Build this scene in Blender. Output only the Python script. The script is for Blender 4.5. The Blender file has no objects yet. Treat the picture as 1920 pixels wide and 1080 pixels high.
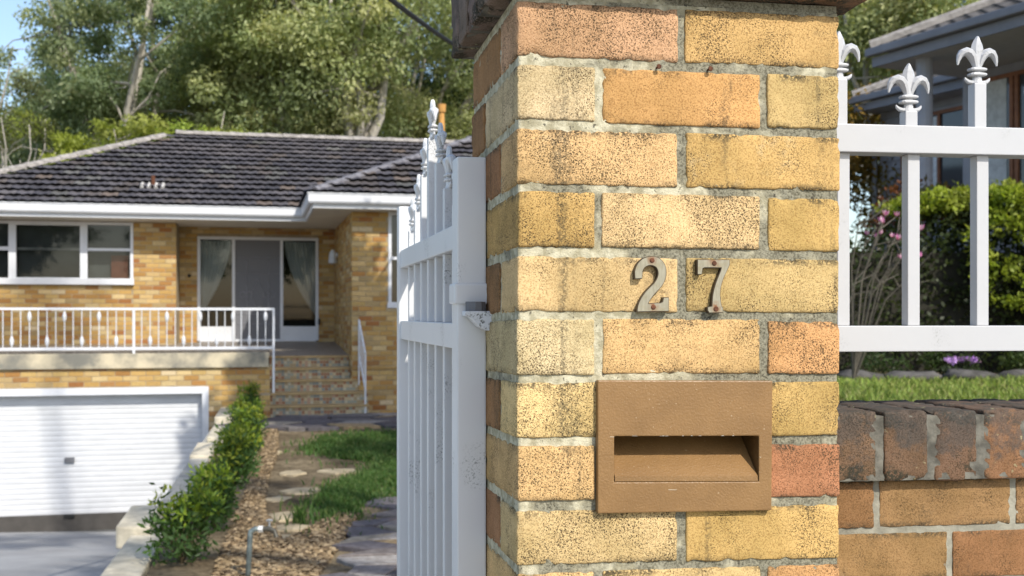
import bpy, bmesh, math, random
import numpy as np
from mathutils import Vector, Matrix, noise
rng = random.Random(27)
nrg = np.random.default_rng(27)
S = bpy.context.scene
COL = S.collection
EYE = 1.55

# ------------------------------------------------------------------ camera, world, sun, exposure
cd = bpy.data.cameras.new('camera'); cam = bpy.data.objects.new('camera', cd); COL.objects.link(cam)
cam.location = (0, 0, EYE); cam.rotation_euler = (math.pi/2, 0, 0)
cd.sensor_width = 36.0; cd.lens = 2050/1920*36
cd.shift_x = 30/1920; cd.shift_y = 50/1920
cd.clip_start = 0.05; cd.clip_end = 2000
cd.dof.use_dof = True; cd.dof.focus_distance = 1.52; cd.dof.aperture_fstop = 10.5
S.camera = cam
SUN = Vector((0.644, -0.914, 1.0)).normalized()
W = bpy.data.worlds.new('World'); S.world = W; W.use_nodes = True
wn = W.node_tree; wn.nodes.clear()
sky = wn.nodes.new('ShaderNodeTexSky'); sky.sky_type = 'NISHITA'; sky.sun_disc = False
sky.sun_elevation = math.asin(SUN.z); sky.sun_rotation = math.atan2(SUN.x, SUN.y)
sky.air_density = 1.0; sky.dust_density = 1.2; sky.ozone_density = 1.0
bg = wn.nodes.new('ShaderNodeBackground'); bg.inputs[1].default_value = 0.15
wo = wn.nodes.new('ShaderNodeOutputWorld')
wn.links.new(sky.outputs[0], bg.inputs[0]); wn.links.new(bg.outputs[0], wo.inputs[0])
sl = bpy.data.lights.new('sun', 'SUN'); sl.energy = 3.2; sl.angle = math.radians(0.55); sl.color = (1.0, 0.95, 0.86)
so = bpy.data.objects.new('sun', sl); COL.objects.link(so)
so.rotation_euler = SUN.to_track_quat('Z', 'Y').to_euler(); so.location = (6, -8, 12)
S.view_settings.view_transform = 'Standard'; S.view_settings.look = 'None'
S.view_settings.gamma = 1.0; S.view_settings.use_curve_mapping = False
S.view_settings.exposure = 0.58
S.cycles.use_denoising = True
S.cycles.max_bounces = 8; S.cycles.transparent_max_bounces = 12

# ------------------------------------------------------------------ helpers
def at(px, py, Y):
    """point of the street survey: sight line (px, py) cut at distance Y"""
    return Vector(((px-930)/2050*Y, Y, EYE-(py-590)/2050*Y))

WO = {}
class MB:
    def __init__(s): s.v = []; s.f = []; s.c = []; s.usec = False
    def add(s, vs, fs, col=None):
        n = len(s.v); s.v.extend(vs); s.f.extend([tuple(i+n for i in f) for f in fs])
        if col is not None: s.usec = True
        s.c.extend([col or (1, 1, 1)]*len(vs)); return s
    def hexa(s, p, col=None):
        """8 points: bottom ring 0-3 (counter-clockwise from above), top ring 4-7"""
        return s.add(list(p), [(3,2,1,0),(4,5,6,7),(0,1,5,4),(1,2,6,5),(2,3,7,6),(3,0,4,7)], col)
    def box(s, o, a, b, c, col=None):
        """o corner, a right, b back, c up edge vectors"""
        o = Vector(o); a = Vector(a); b = Vector(b); c = Vector(c)
        return s.hexa([o, o+a, o+a+b, o+b, o+c, o+a+c, o+a+b+c, o+b+c], col)
    def quad(s, a, b, c, d, col=None): return s.add([a, b, c, d], [(0,1,2,3)], col)
    def tube(s, pts, rad, n=8, col=None, cap=True, sq=None):
        pts = [Vector(p) for p in pts]; m = len(pts)
        if not hasattr(rad, '__len__'): rad = [rad]*m
        t0 = (pts[1]-pts[0]).normalized()
        ref = Vector((0,0,1)) if abs(t0.z) < .9 else Vector((1,0,0))
        if sq: ref = Vector(sq)
        vs = []; prev = None
        for i, p in enumerate(pts):
            t = (pts[min(i+1,m-1)]-pts[max(i-1,0)]).normalized()
            if prev is None: a = (ref - t*ref.dot(t)).normalized()
            else: a = (prev - t*prev.dot(t)).normalized()
            prev = a; b = t.cross(a)
            r = rad[i]; ra, rb = r if hasattr(r, '__len__') else (r, r)
            for k in range(n):
                w = 2*math.pi*(k+.5)/n
                vs.append(p + a*ra*math.cos(w) + b*rb*math.sin(w))
        fs = []
        for i in range(m-1):
            for k in range(n):
                k2 = (k+1) % n
                fs.append((i*n+k, i*n+k2, (i+1)*n+k2, (i+1)*n+k))
        if cap: fs.append(tuple(range(n))[::-1]); fs.append(tuple((m-1)*n+k for k in range(n)))
        return s.add(vs, fs, col)
    def build(s, name, mat, parent=None, origin=None, smooth=False, bevel=0):
        if origin is None:
            mn = np.min(np.array([tuple(v) for v in s.v]), 0); mx = np.max(np.array([tuple(v) for v in s.v]), 0)
            origin = Vector(((mn[0]+mx[0])/2, (mn[1]+mx[1])/2, mn[2]))
        origin = Vector(origin)
        me = bpy.data.meshes.new(name)
        me.from_pydata([tuple(Vector(v)-origin) for v in s.v], [], s.f)
        if s.usec:
            at_ = me.color_attributes.new('Col', 'FLOAT_COLOR', 'POINT')
            at_.data.foreach_set('color', np.array([(c[0], c[1], c[2], 1) for c in s.c], dtype=np.float32).ravel())
        if smooth: me.polygons.foreach_set('use_smooth', [True]*len(me.polygons))
        if mat: me.materials.append(mat)
        bm = bmesh.new(); bm.from_mesh(me); bmesh.ops.recalc_face_normals(bm, faces=bm.faces)
        if bevel:
            es = [e for e in bm.edges if len(e.link_faces) == 2 and e.calc_face_angle(0) > .6]
            bmesh.ops.bevel(bm, geom=es, offset=bevel, segments=2, affect='EDGES', profile=.6)
        bm.to_mesh(me); bm.free()
        return link(name, me, parent, origin)

def link(name, me, parent=None, origin=(0,0,0)):
    o = bpy.data.objects.new(name, me); COL.objects.link(o)
    origin = Vector(origin); po = Vector((0,0,0))
    if parent is not None: o.parent = parent; po = WO[parent.name]
    o.location = origin-po; WO[o.name] = origin
    return o
def put(name, me, parent, M):
    """shared mesh placed by a world matrix"""
    o = bpy.data.objects.new(name, me); COL.objects.link(o)
    po = WO[parent.name] if parent is not None else Vector((0,0,0))
    o.parent = parent
    M2 = M.copy(); M2.translation = M.translation-po
    o.matrix_basis = M2; WO[o.name] = M.translation.copy()
    return o
def thing(name, label, cat, loc, group=None):
    o = bpy.data.objects.new(name, None); COL.objects.link(o); o.location = loc; WO[o.name] = Vector(loc)
    o.empty_display_size = .1
    return tag(o, label, cat, group)
def tag(o, label, cat, group=None):
    o['label'] = label; o['category'] = cat
    if group: o['group'] = group
    return o
def struct(o): o['kind'] = 'structure'; return o
def stuff(o): o['kind'] = 'stuff'; return o
def npmesh(name, V, F, C, mat, smooth=False):
    """V (n,3), F (m,k) arrays, C (n,3) colours"""
    me = bpy.data.meshes.new(name)
    me.vertices.add(len(V)); me.vertices.foreach_set('co', V.astype(np.float32).ravel())
    m, k = F.shape
    me.loops.add(m*k); me.loops.foreach_set('vertex_index', F.astype(np.int32).ravel())
    me.polygons.add(m); me.polygons.foreach_set('loop_start', np.arange(0, m*k, k, dtype=np.int32))
    try: me.polygons.foreach_set('loop_total', np.full(m, k, dtype=np.int32))
    except Exception: pass
    me.update(calc_edges=True)
    if C is not None:
        a = me.color_attributes.new('Col', 'FLOAT_COLOR', 'POINT')
        a.data.foreach_set('color', np.hstack([C, np.ones((len(C), 1))]).astype(np.float32).ravel())
    if smooth: me.polygons.foreach_set('use_smooth', [True]*m)
    me.materials.append(mat); me.validate(); return me

# ------------------------------------------------------------------ materials
class NT:
    def __init__(s, name):
        s.m = bpy.data.materials.new(name); s.m.use_nodes = True; s.t = s.m.node_tree; s.t.nodes.clear()
        s.out = s.n('OutputMaterial'); s.b = s.n('BsdfPrincipled')
        s.l(s.b.outputs[0], s.out.inputs[0])
    def n(s, ty, **kw):
        x = s.t.nodes.new('ShaderNode'+ty)
        for k, v in kw.items(): setattr(x, k, v)
        return x
    def l(s, a, b): s.t.links.new(a, b)
    def put(s, sock, v):
        if hasattr(v, 'is_linked') or isinstance(v, bpy.types.NodeSocket): s.l(v, sock)
        elif isinstance(v, (tuple, list)) and len(v) == 3 and sock.type == 'RGBA': sock.default_value = (*v, 1)
        else: sock.default_value = v
    def coord(s, which='Object', scale=1.0, offset=None):
        c = s.n('TexCoord').outputs[which]
        mp = s.n('Mapping'); s.l(c, mp.inputs[0])
        mp.inputs['Scale'].default_value = (scale,)*3 if not hasattr(scale, '__len__') else scale
        if offset is not None: s.l(offset, mp.inputs['Location'])
        return mp.outputs[0]
    def rnd(s):
        oi = s.n('ObjectInfo'); m = s.n('Math', operation='MULTIPLY'); s.l(oi.outputs['Random'], m.inputs[0]); m.inputs[1].default_value = 57.0
        cx = s.n('CombineXYZ'); s.l(m.outputs[0], cx.inputs[0]); s.l(m.outputs[0], cx.inputs[2]); return cx.outputs[0]
    def noise(s, co, scale, detail=4, rough=.55, dist=0):
        x = s.n('TexNoise'); s.l(co, x.inputs['Vector']); x.inputs['Scale'].default_value = scale
        x.inputs['Detail'].default_value = detail; x.inputs['Roughness'].default_value = rough; x.inputs['Distortion'].default_value = dist
        return x.outputs['Fac']
    def voro(s, co, scale, feature='F1', out='Distance', rnd=1):
        x = s.n('TexVoronoi', feature=feature); s.l(co, x.inputs['Vector']); x.inputs['Scale'].default_value = scale
        x.inputs['Randomness'].default_value = rnd
        return x.outputs[out]
    def ramp(s, f, a, b, va=0., vb=1.):
        x = s.n('MapRange', interpolation_type='SMOOTHSTEP'); s.l(f, x.inputs[0])
        for i, v in zip((1,2,3,4), (a, b, va, vb)): x.inputs[i].default_value = v
        return x.outputs[0]
    def math(s, op, a, b=0.0):
        x = s.n('Math', operation=op); s.put(x.inputs[0], a); s.put(x.inputs[1], b); return x.outputs[0]
    def mix(s, f, a, b, mode='MIX'):
        x = s.n('Mix', data_type='RGBA', blend_type=mode); s.put(x.inputs[0], f); s.put(x.inputs[6], a); s.put(x.inputs[7], b)
        return x.outputs[2]
    def bump(s, h, dist=.001, strength=1.0, normal=None):
        x = s.n('Bump'); s.l(h, x.inputs['Height']); x.inputs['Distance'].default_value = dist; x.inputs['Strength'].default_value = strength
        if normal is not None: s.l(normal, x.inputs['Normal'])
        return x.outputs[0]
    def fin(s, col=None, rough=.8, normal=None, metal=0., spec=None):
        if col is not None: s.put(s.b.inputs['Base Color'], col)
        s.put(s.b.inputs['Roughness'], rough); s.b.inputs['Metallic'].default_value = metal
        if spec is not None: s.b.inputs['Specular IOR Level'].default_value = spec
        if normal is not None: s.l(normal, s.b.inputs['Normal'])
        return s.m

def mat_near_brick(name, mould=0.45, lichen=0.):
    t = NT(name); off = t.rnd(); co = t.coord('Object', 1.0, off)
    base = t.n('ObjectInfo').outputs['Color']
    big = t.noise(co, 9, 3); mid = t.noise(co, 45, 4, .6); fine = t.noise(co, 420, 3, .7); grain = t.noise(co, 150, 4, .75)
    c = t.mix(t.ramp(big, .3, .7), t.mix(1., base, (.80,.76,.66), 'MULTIPLY'), t.mix(1., base, (1.12,1.06,1.0), 'MULTIPLY'))
    c = t.mix(t.math('MULTIPLY', t.ramp(grain, .50, .72), .22), c, t.mix(1., c, (1.35,1.35,1.5), 'MULTIPLY'))
    c = t.mix(t.math('MULTIPLY', t.ramp(fine, .52, .38), .55), c, t.mix(1., c, (.42,.33,.24), 'MULTIPLY'))
    drag = t.noise(t.coord('Object', (9, 9, 160), off), 1.0, 3, .6)
    c = t.mix(t.math('MULTIPLY', t.ramp(drag, .5, .75), .16), c, t.mix(1., c, (.62,.55,.48), 'MULTIPLY'))
    sm = t.math('MULTIPLY', t.ramp(t.noise(co, 7, 5, .7), .60, .74), t.ramp(t.noise(co, 90, 4, .7), .42, .6)); c = t.mix(t.math('MULTIPLY', sm, .30), c, (.66,.57,.38))
    # pockmarks: open pores of the fired clay
    cd_ = t.n('TexNoise'); t.l(co, cd_.inputs['Vector']); cd_.inputs['Scale'].default_value = 160; cd_.inputs['Detail'].default_value = 2
    vm = t.n('VectorMath', operation='MULTIPLY_ADD'); t.l(cd_.outputs['Color'], vm.inputs[0]); vm.inputs[1].default_value = (.005,)*3; t.l(co, vm.inputs[2])
    pits = t.voro(vm.outputs[0], 330); dens = t.math('ADD', t.noise(co, 14, 3, .6), t.math('MULTIPLY', t.math('SUBTRACT', t.n('ObjectInfo').outputs['Random'], .5), .16))
    thr = t.ramp(dens, .32, .70, .06, .36)
    pm = t.math('SUBTRACT', thr, pits); pm = t.ramp(pm, -.03, .06)
    pits2 = t.voro(vm.outputs[0], 560); pm2 = t.ramp(t.math('SUBTRACT', t.ramp(dens, .25, .72, .15, .38), pits2), -.04, .06)
    c = t.mix(t.math('MULTIPLY', pm, .80), c, (.085,.06,.032))
    c = t.mix(t.math('MULTIPLY', pm2, .5), c, (.13,.085,.04))
    zz_ = t.n('SeparateXYZ'); t.l(t.n('TexCoord').outputs['Object'], zz_.inputs[0])
    eg = t.ramp(t.math('ABSOLUTE', zz_.outputs[2]), .025, .0368); pt = t.ramp(t.noise(co, 16, 3, .6), .42, .62)
    c = t.mix(t.math('MULTIPLY', t.math('MULTIPLY', eg, pt), t.ramp(t.noise(co, 230, 3, .7), .40, .54, 0, mould*1.95)), c, (.05,.043,.028))
    wp = t.n('VectorMath', operation='MULTIPLY'); t.l(t.n('NewGeometry').outputs['Position'], wp.inputs[0]); wp.inputs[1].default_value = (26, 26, 2.6)
    run = t.math('MULTIPLY', t.ramp(t.noise(wp.outputs[0], 1.0, 4, .6), .585, .70), t.ramp(t.noise(co, 190, 3, .75), .40, .56))
    c = t.mix(t.math('MULTIPLY', run, .62), c, (.055,.05,.033))
    md = t.math('MULTIPLY', t.ramp(t.noise(co, 11, 5, .65), .56, .72), t.ramp(t.noise(co, 170, 3, .7), .42, .58))
    c = t.mix(t.math('MULTIPLY', md, mould), c, (.045,.042,.032))
    if lichen:
        ln = t.n('SeparateXYZ'); t.l(t.n('TexCoord').outputs['Object'], ln.inputs[0])
        crust = t.ramp(t.math('ADD', t.ramp(ln.outputs[2], -.07, .09, 0, .62), t.math('MULTIPLY', t.noise(co, 22, 6, .75), 1.9)), 1.05, 1.42)
        c = t.mix(t.math('MULTIPLY', crust, .66), c, t.mix(fine, (.03,.028,.024), (.12,.11,.10)))
        lm = t.ramp(t.noise(co, 34, 5, .7), .63, .67); c = t.mix(t.math('MULTIPLY', lm, lichen), c, (.42,.40,.22))
    h = t.math('ADD', t.math('MULTIPLY', fine, .5), t.math('MULTIPLY', mid, 1.1))
    h = t.math('SUBTRACT', h, t.math('MULTIPLY', pm, 1.6)); h = t.math('SUBTRACT', h, t.math('MULTIPLY', pm2, .8))
    return t.fin(c, .92, t.bump(h, .0016, .9), spec=.2)

def mat_mortar():
    t = NT('cement_mortar'); co = t.coord('Object')
    g = t.n('NewGeometry').outputs['Position']; sx = t.n('SeparateXYZ'); t.l(g, sx.inputs[0])
    fine = t.noise(co, 300, 4, .7); mid = t.noise(co, 60, 4, .6); big = t.noise(co, 8, 4, .65)
    c = t.mix(t.ramp(mid, .35, .65), (.34,.305,.20), (.58,.535,.385))
    side = t.ramp(sx.outputs[0], -.02, .38, -.10, .085)
    f = t.ramp(t.math('ADD', big, side), .46, .58)
    c = t.mix(t.math('MULTIPLY', f, .8), c, t.mix(t.ramp(fine, .35, .6), (.035,.033,.024), (.24,.225,.165)))
    c = t.mix(t.math('MULTIPLY', t.ramp(t.noise(co, 110, 3, .7), .60, .70), .8), c, (.05,.045,.036))
    return t.fin(c, .95, t.bump(t.math('ADD', fine, mid), .002, .9), spec=.1)

def mat_paint(name, col=(.78,.79,.80), dirt=.5, rough=.38, dscale=60):
    t = NT(name); co = t.coord('Object', 1.0, t.rnd())
    f = t.math('MULTIPLY', t.ramp(t.noise(co, 7, 4, .6), .54, .68), t.ramp(t.noise(co, dscale*5, 4, .75), .52, .62))
    st = t.ramp(t.noise(co, 3.5, 4, .6), .4, .75)
    c = t.mix(t.math('MULTIPLY', st, .22), col, tuple(x*.82 for x in col))
    c = t.mix(t.math('MULTIPLY', f, dirt), c, (.13,.135,.12))
    return t.fin(c, rough, t.bump(t.noise(co, 35, 3), .0006, .5), spec=.4)

def mat_flat(name, col, rough=.8, var=.15, scale=6, bump=.002, bscale=60, metal=0, spec=.3, var2=None):
    t = NT(name); co = t.coord('Object', 1.0, t.rnd())
    n1 = t.noise(co, scale, 5, .6)
    c = t.mix(t.ramp(n1, .3, .7), tuple(x*(1-var) for x in col), tuple(min(1, x*(1+var)) for x in (var2 or col)))
    return t.fin(c, rough, t.bump(t.noise(co, bscale, 4, .65), bump, .8), metal, spec)

def mat_vcol(name, rough=.85, bump=.002, bscale=80, trans=0., grain=.2, spec=.25):
    t = NT(name); a = t.n('Attribute'); a.attribute_name = 'Col'; co = t.coord('Object')
    n1 = t.noise(co, bscale, 4, .65)
    c = t.mix(t.math('MULTIPLY', t.ramp(n1, .3, .7), grain), a.outputs['Color'], t.mix(1., a.outputs['Color'], (.5,.5,.5), 'MULTIPLY'))
    t.fin(c, rough, t.bump(n1, bump, .7) if bump else None, spec=spec)
    if trans:
        tr = t.n('BsdfTranslucent'); t.l(t.mix(1., c, (1.25,1.25,.75), 'MULTIPLY'), tr.inputs[0])
        ms = t.n('MixShader'); ms.inputs[0].default_value = trans
        t.l(t.b.outputs[0], ms.inputs[1]); t.l(tr.outputs[0], ms.inputs[2]); t.l(ms.outputs[0], t.out.inputs[0])
    return t.m
def mat_objcol(name, rough=.85, bump=.003, bscale=40, var=.25, spec=.25):
    t = NT(name); co = t.coord('Object', 1.0, t.rnd()); base = t.n('ObjectInfo').outputs['Color']
    n1 = t.noise(co, bscale, 4, .65)
    c = t.mix(t.math('MULTIPLY', t.ramp(n1, .3, .7), var), base, t.mix(1., base, (.45,.42,.40), 'MULTIPLY'))
    return t.fin(c, rough, t.bump(n1, bump, .8), spec=spec)
def mat_glass(name, tint=(.55,.58,.58)):
    t = NT(name); tr = t.n('BsdfTransparent'); tr.inputs[0].default_value = (*tint, 1)
    gl = t.n('BsdfGlossy'); gl.inputs['Roughness'].default_value = .03; gl.inputs[0].default_value = (.9,.9,.9,1)
    fr = t.n('Fresnel'); fr.inputs[0].default_value = 1.5
    ms = t.n('MixShader'); t.l(fr.outputs[0], ms.inputs[0]); t.l(tr.outputs[0], ms.inputs[1]); t.l(gl.outputs[0], ms.inputs[2])
    t.l(ms.outputs[0], t.out.inputs[0]); t.t.nodes.remove(t.b); return t.m

M = {}
M['brick'] = mat_near_brick('pale_pitted_brick')
M['capbrick'] = mat_near_brick('weathered_cap_brick', .95, .55)
M['wallbrick'] = mat_near_brick('tan_wall_brick', .4)
M['mortar'] = mat_mortar()
M['white'] = mat_paint('white_gloss_paint', (.71,.71,.705), .95)
M['fencewhite'] = mat_paint('white_fence_paint', (.475,.477,.485), .75)
M['trim'] = mat_paint('white_house_trim', (.66,.67,.69), .25, .45, 8)
M['hbrick'] = mat_objcol('house_brick', .9, .004, 30, .3)
M['hbrickv'] = mat_vcol('house_brick_many', .9, .004, 30, 0, .3)
M['hmortar'] = mat_flat('house_mortar', (.36,.29,.19), .95, .2, 5, .002, 80)
M['tile'] = mat_objcol('roof_tile', .75, .004, 25, .4, .3)
M['tilev'] = mat_vcol('roof_tile_many', .75, .004, 25, 0, .4)
M['ridge'] = mat_flat('ridge_cap_cement', (.30,.275,.25), .9, .3, 8, .004, 60)
M['leaf'] = mat_vcol('leaves', .5, 0, 40, .45, .0, .35)
M['bark'] = mat_vcol('pale_gum_bark', .85, .01, 14, 0, .45)
M['glass'] = mat_glass('window_glass')
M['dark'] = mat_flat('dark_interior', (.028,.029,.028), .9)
M['concrete'] = mat_flat('old_concrete', (.34,.335,.31), .9, .35, 3, .004, 40)
M['soffit'] = mat_flat('soffit_paint', (.62,.58,.50), .7, .05, 2, 0.001, 30)

# ------------------------------------------------------------------ gate pillar
P0 = Vector((.0276, 1.472, 0)); PU = Vector((.458, .069, 0)).normalized(); PV = Vector((-.0685, .352, 0)).normalized()
KS, KT = .985, 1.0246
def PW(s, t, z):
    """pillar plan: s along its street face, t into the lot; the old courses run very slightly out of level"""
    p = P0 + PU*(s*KS) + PV*(t*KT)
    return Vector((p.x, p.y, z - .0244*PV.y*t*KT - .00695*PU.x*s*KS))
ZK = 1.894      # joint under the topmost course
def face(px, py, t=0.0):
    """survey of the street face: sight line cut with the plane t, gives (s, z)"""
    d = Vector(((px-930)/2050, 1, -(py-590)/2050)); o = P0 + PV*(t*KT)
    nrm = Vector((PU.y, -PU.x, 0)); k = o.dot(nrm)/d.dot(nrm); q = d*k - o
    s = q.dot(PU)/KS
    return s, EYE + d.z*k + .00695*PU.x*s*KS + .0244*PV.y*t*KT

# outline of the letterbox plate and of its slot on the street face (the wall behind is left open there)
TL, TR, BR, BL = [face(x, y, -.009) for x, y in ((1121,713),(1449,714),(1447,957),(1121,963))]
STL, STR, SBR, SBL = [face(x, y, -.009) for x, y in ((1152,818),(1423,817),(1423,903),(1152,904))]

def axis_lines(a, r, res):
    n = max(1, int(round((2*a-2*r)/res)))
    return [-a, -a+r*.35] + [(-a+r) + (2*a-2*r)*i/n for i in range(n+1)] + [a-r*.35, a]
def brick_mesh(name, mat, ctr, dims, wmap, res=.009, r=.0035, amp=.0007, chip=.0022, seed=0):
    """one worn brick: rounded, uneven and chipped box of its own, mapped to world by wmap(s,t,z)"""
    L = [axis_lines(d/2, r, res) for d in dims]
    idx = {}; vs = []; fs = []; h = [d/2 for d in dims]
    so_ = Vector((seed*3.1, seed*1.7, seed*.9))
    def vert(i, j, k):
        key = (i, j, k)
        if key in idx: return idx[key]
        p = Vector((L[0][i], L[1][j], L[2][k])); q = Vector([max(-h[a]+r, min(h[a]-r, p[a])) for a in range(3)])
        d = p-q
        nl = d.normalized() if d.length > 1e-9 else Vector((0,0,1))
        p = q + nl*r if d.length > 1e-9 else p
        edge = sum(1 for a in range(3) if abs(abs(q[a])-(h[a]-r)) < .006)
        nz = noise.noise(p*38+so_)*amp + noise.noise(p*150+so_)*amp*.7
        if edge >= 2:
            c = noise.noise(p*90+so_*1.3)
            if c > .12: nz -= (c-.12)*chip*3.2
        p = p + nl*nz
        idx[key] = len(vs); vs.append(wmap(ctr[0]+p.x, ctr[1]+p.y, ctr[2]+p.z)); return idx[key]
    n = [len(l)-1 for l in L]
    for a in range(3):
        b, c = [(1,2),(2,0),(0,1)][a]
        for sgn in (0, n[a]):
            for i in range(n[b]):
                for j in range(n[c]):
                    q = []
                    for (ii, jj) in ((i,j),(i+1,j),(i+1,j+1),(i,j+1)):
                        k = [0,0,0]; k[a] = sgn; k[b] = ii; k[c] = jj; q.append(vert(*k))
                    fs.append(tuple(q) if sgn else tuple(q[::-1]))
    mb = MB(); mb.add(vs, fs); return mb

pillar = thing('gate_pillar', 'tall pale yellow brick gate pillar carrying the brass numerals and brown letterbox', 'pillar', PW(.235, .175, 0))
def srgb(r, g, b): return tuple(((x/255+.055)/1.055)**2.4 if x > 10 else x/255/12.92 for x in (r, g, b))
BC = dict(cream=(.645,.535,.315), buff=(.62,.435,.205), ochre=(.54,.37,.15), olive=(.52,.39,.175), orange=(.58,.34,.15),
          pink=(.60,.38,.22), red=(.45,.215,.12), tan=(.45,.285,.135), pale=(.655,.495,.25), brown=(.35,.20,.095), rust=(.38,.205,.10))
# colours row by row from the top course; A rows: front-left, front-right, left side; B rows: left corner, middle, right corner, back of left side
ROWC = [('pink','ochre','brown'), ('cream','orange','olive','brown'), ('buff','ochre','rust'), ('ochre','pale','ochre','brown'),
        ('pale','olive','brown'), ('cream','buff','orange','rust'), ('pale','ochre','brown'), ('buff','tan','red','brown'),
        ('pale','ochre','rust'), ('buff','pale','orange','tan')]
def nearcol(c, j=.05):
    f = 1+rng.uniform(-j, j); return (c[0]*f, c[1]*f*(1+rng.uniform(-.02,.02)), c[2]*f*(1+rng.uniform(-.05,.05)), 1)
nrow = 0; k = -1
while True:
    z1 = ZK - .086*k - .005; z0 = z1 - .076          # course between joints k and k+1
    if z1 < 0.02: break
    rowA = (k % 2 == 1)
    see = k < 9
    if k+1 < len(ROWC): cc = ROWC[k+1]
    else: cc = tuple(rng.choice(list(BC)) for _ in range(4))
    side = rng.choice(['brown','tan','rust','brown'])
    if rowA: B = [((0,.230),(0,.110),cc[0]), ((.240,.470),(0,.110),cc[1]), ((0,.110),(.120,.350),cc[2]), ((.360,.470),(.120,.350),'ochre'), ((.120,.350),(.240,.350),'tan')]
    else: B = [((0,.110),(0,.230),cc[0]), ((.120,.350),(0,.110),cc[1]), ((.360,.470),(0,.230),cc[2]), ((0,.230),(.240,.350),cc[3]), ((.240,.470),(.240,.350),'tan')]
    for (s0,s1),(t0,t1),c in B:
        if t0 == 0 and z0 < STL[1]+.004 and z1 > SBL[1]-.004:      # courses opened for the slot
            a, b = STL[0]-.006, STR[0]+.006
            if s0 > a-.02 and s1 < b+.06 and s0 > .1 and s1 < .4: continue
            if s0 < a < s1: s1 = a
            elif s0 < b < s1: s0 = b
        nrow += 1
        j = .0025
        ctr = ((s0+s1)/2 + rng.uniform(-j,j)*.4, (t0+t1)/2 + rng.uniform(-j,j)*.35, (z0+z1)/2 + rng.uniform(-j,j)*.5)
        front = see and (t0 == 0 or s0 == 0)
        mb = brick_mesh('brick', None, ctr, (s1-s0-rng.uniform(0,.003), t1-t0, .076-rng.uniform(0,.0025)), PW, .0085 if front else .06, seed=nrow)
        o = mb.build('brick', M['brick'], pillar, PW(*ctr), smooth=True)
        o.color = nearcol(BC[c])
    k += 1
zc = ZK + .086 - .002
# mortar: one uneven skin a few millimetres behind the brick faces
per = []
i0 = .0034
def edge_pts(a, b, st):
    L = math.dist(a, b); n = max(1, int(L/st)); return [(a[0]+(b[0]-a[0])*i/n, a[1]+(b[1]-a[1])*i/n) for i in range(n)]
c0, c1, c2, c3 = (i0,i0), (.47-i0,i0), (.47-i0,.35-i0), (i0,.35-i0)
per = edge_pts(c0,c1,.0045)+edge_pts(c1,c2,.012)+edge_pts(c2,c3,.03)+edge_pts(c3,c0,.0055)
zs = [0.0, .3, .6, .9]+[1.1+i*.0045 for i in range(int((zc-1.1)/.0045)+1)]+[zc]
vs = []; n = len(per)
for z in zs:
    for (s, t) in per:
        q = Vector((s, t, z)); d = noise.noise(q*60)*.0012+noise.noise(q*170)*.0010+noise.noise(q*14)*.0005
        if t == i0: t2, s2 = t-d, s
        elif s == i0: t2, s2 = t, s-d
        else: t2, s2 = t, s
        vs.append(PW(s2, t2, z))
fs = [(r*n+i, r*n+(i+1) % n, (r+1)*n+(i+1) % n, (r+1)*n+i) for r in range(len(zs)-1) for i in range(n)
      if not (per[i][1] == i0 and STL[0]-.008 < per[i][0] < STR[0]+.006 and SBL[1]-.008 < zs[r] < STL[1]+.006)]
mb = MB(); mb.add(vs, fs); mb.build('mortar', M['mortar'], pillar, PW(.235,.175,0), smooth=True)
# cap course: bricks on edge, two across and five deep
for i in range(2):
    for j in range(5):
        s0 = -.032+i*.268; t0 = -.030+j*.0825
        ctr = (s0+.132, t0+.0385, zc+.012+.055)
        mb = brick_mesh('cap_brick', None, ctr, (.262, .073, .110), PW, .012, r=.005, amp=.002, chip=.006, seed=300+i*7+j)
        o = mb.build('cap_brick', M['capbrick'], pillar, PW(*ctr), smooth=True)
        o.color = nearcol((.24,.145,.09)) if j == 0 else nearcol((.20,.155,.13))
mb = MB(); mb.hexa([PW(*q) for q in ((-.026,-.024,zc+.0135),(.496,-.024,zc+.0135),(.496,.376,zc+.0135),(-.026,.376,zc+.0135),(-.026,-.024,zc+.11),(.496,-.024,zc+.11),(.496,.376,zc+.11),(-.026,.376,zc+.11))])
M['dirtymortar'] = mat_flat('sooty_mortar', (.13,.12,.095), .95, .45, 30, .002, 200)
mb.build('cap_mortar', M['dirtymortar'], pillar)
mb = MB(); mb.hexa([PW(*q) for q in ((.004,.004,zc-.004),(.466,.004,zc-.004),(.466,.346,zc-.004),(.004,.346,zc-.004),(.004,.004,zc+.0105),(.466,.004,zc+.0105),(.466,.346,zc+.0105),(.004,.346,zc+.0105))])
mb.build('bed_joint', M['mortar'], pillar)
M['rust'] = mat_flat('rusty_steel', (.11,.042,.02), .8, .5, 60, .001, 300)
for px, py in ((1233,126), (1329,130)):
    s, z = face(px, py); mb = MB()
    mb.tube([PW(s, .004, z), PW(s, -.006, z-.0005), PW(s,-.006,z-.0005), PW(s, -.0075, z-.0006)], [.0016,.0016,.0036,.003], 10)
    mb.build('nail', M['rust'], pillar)

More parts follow.
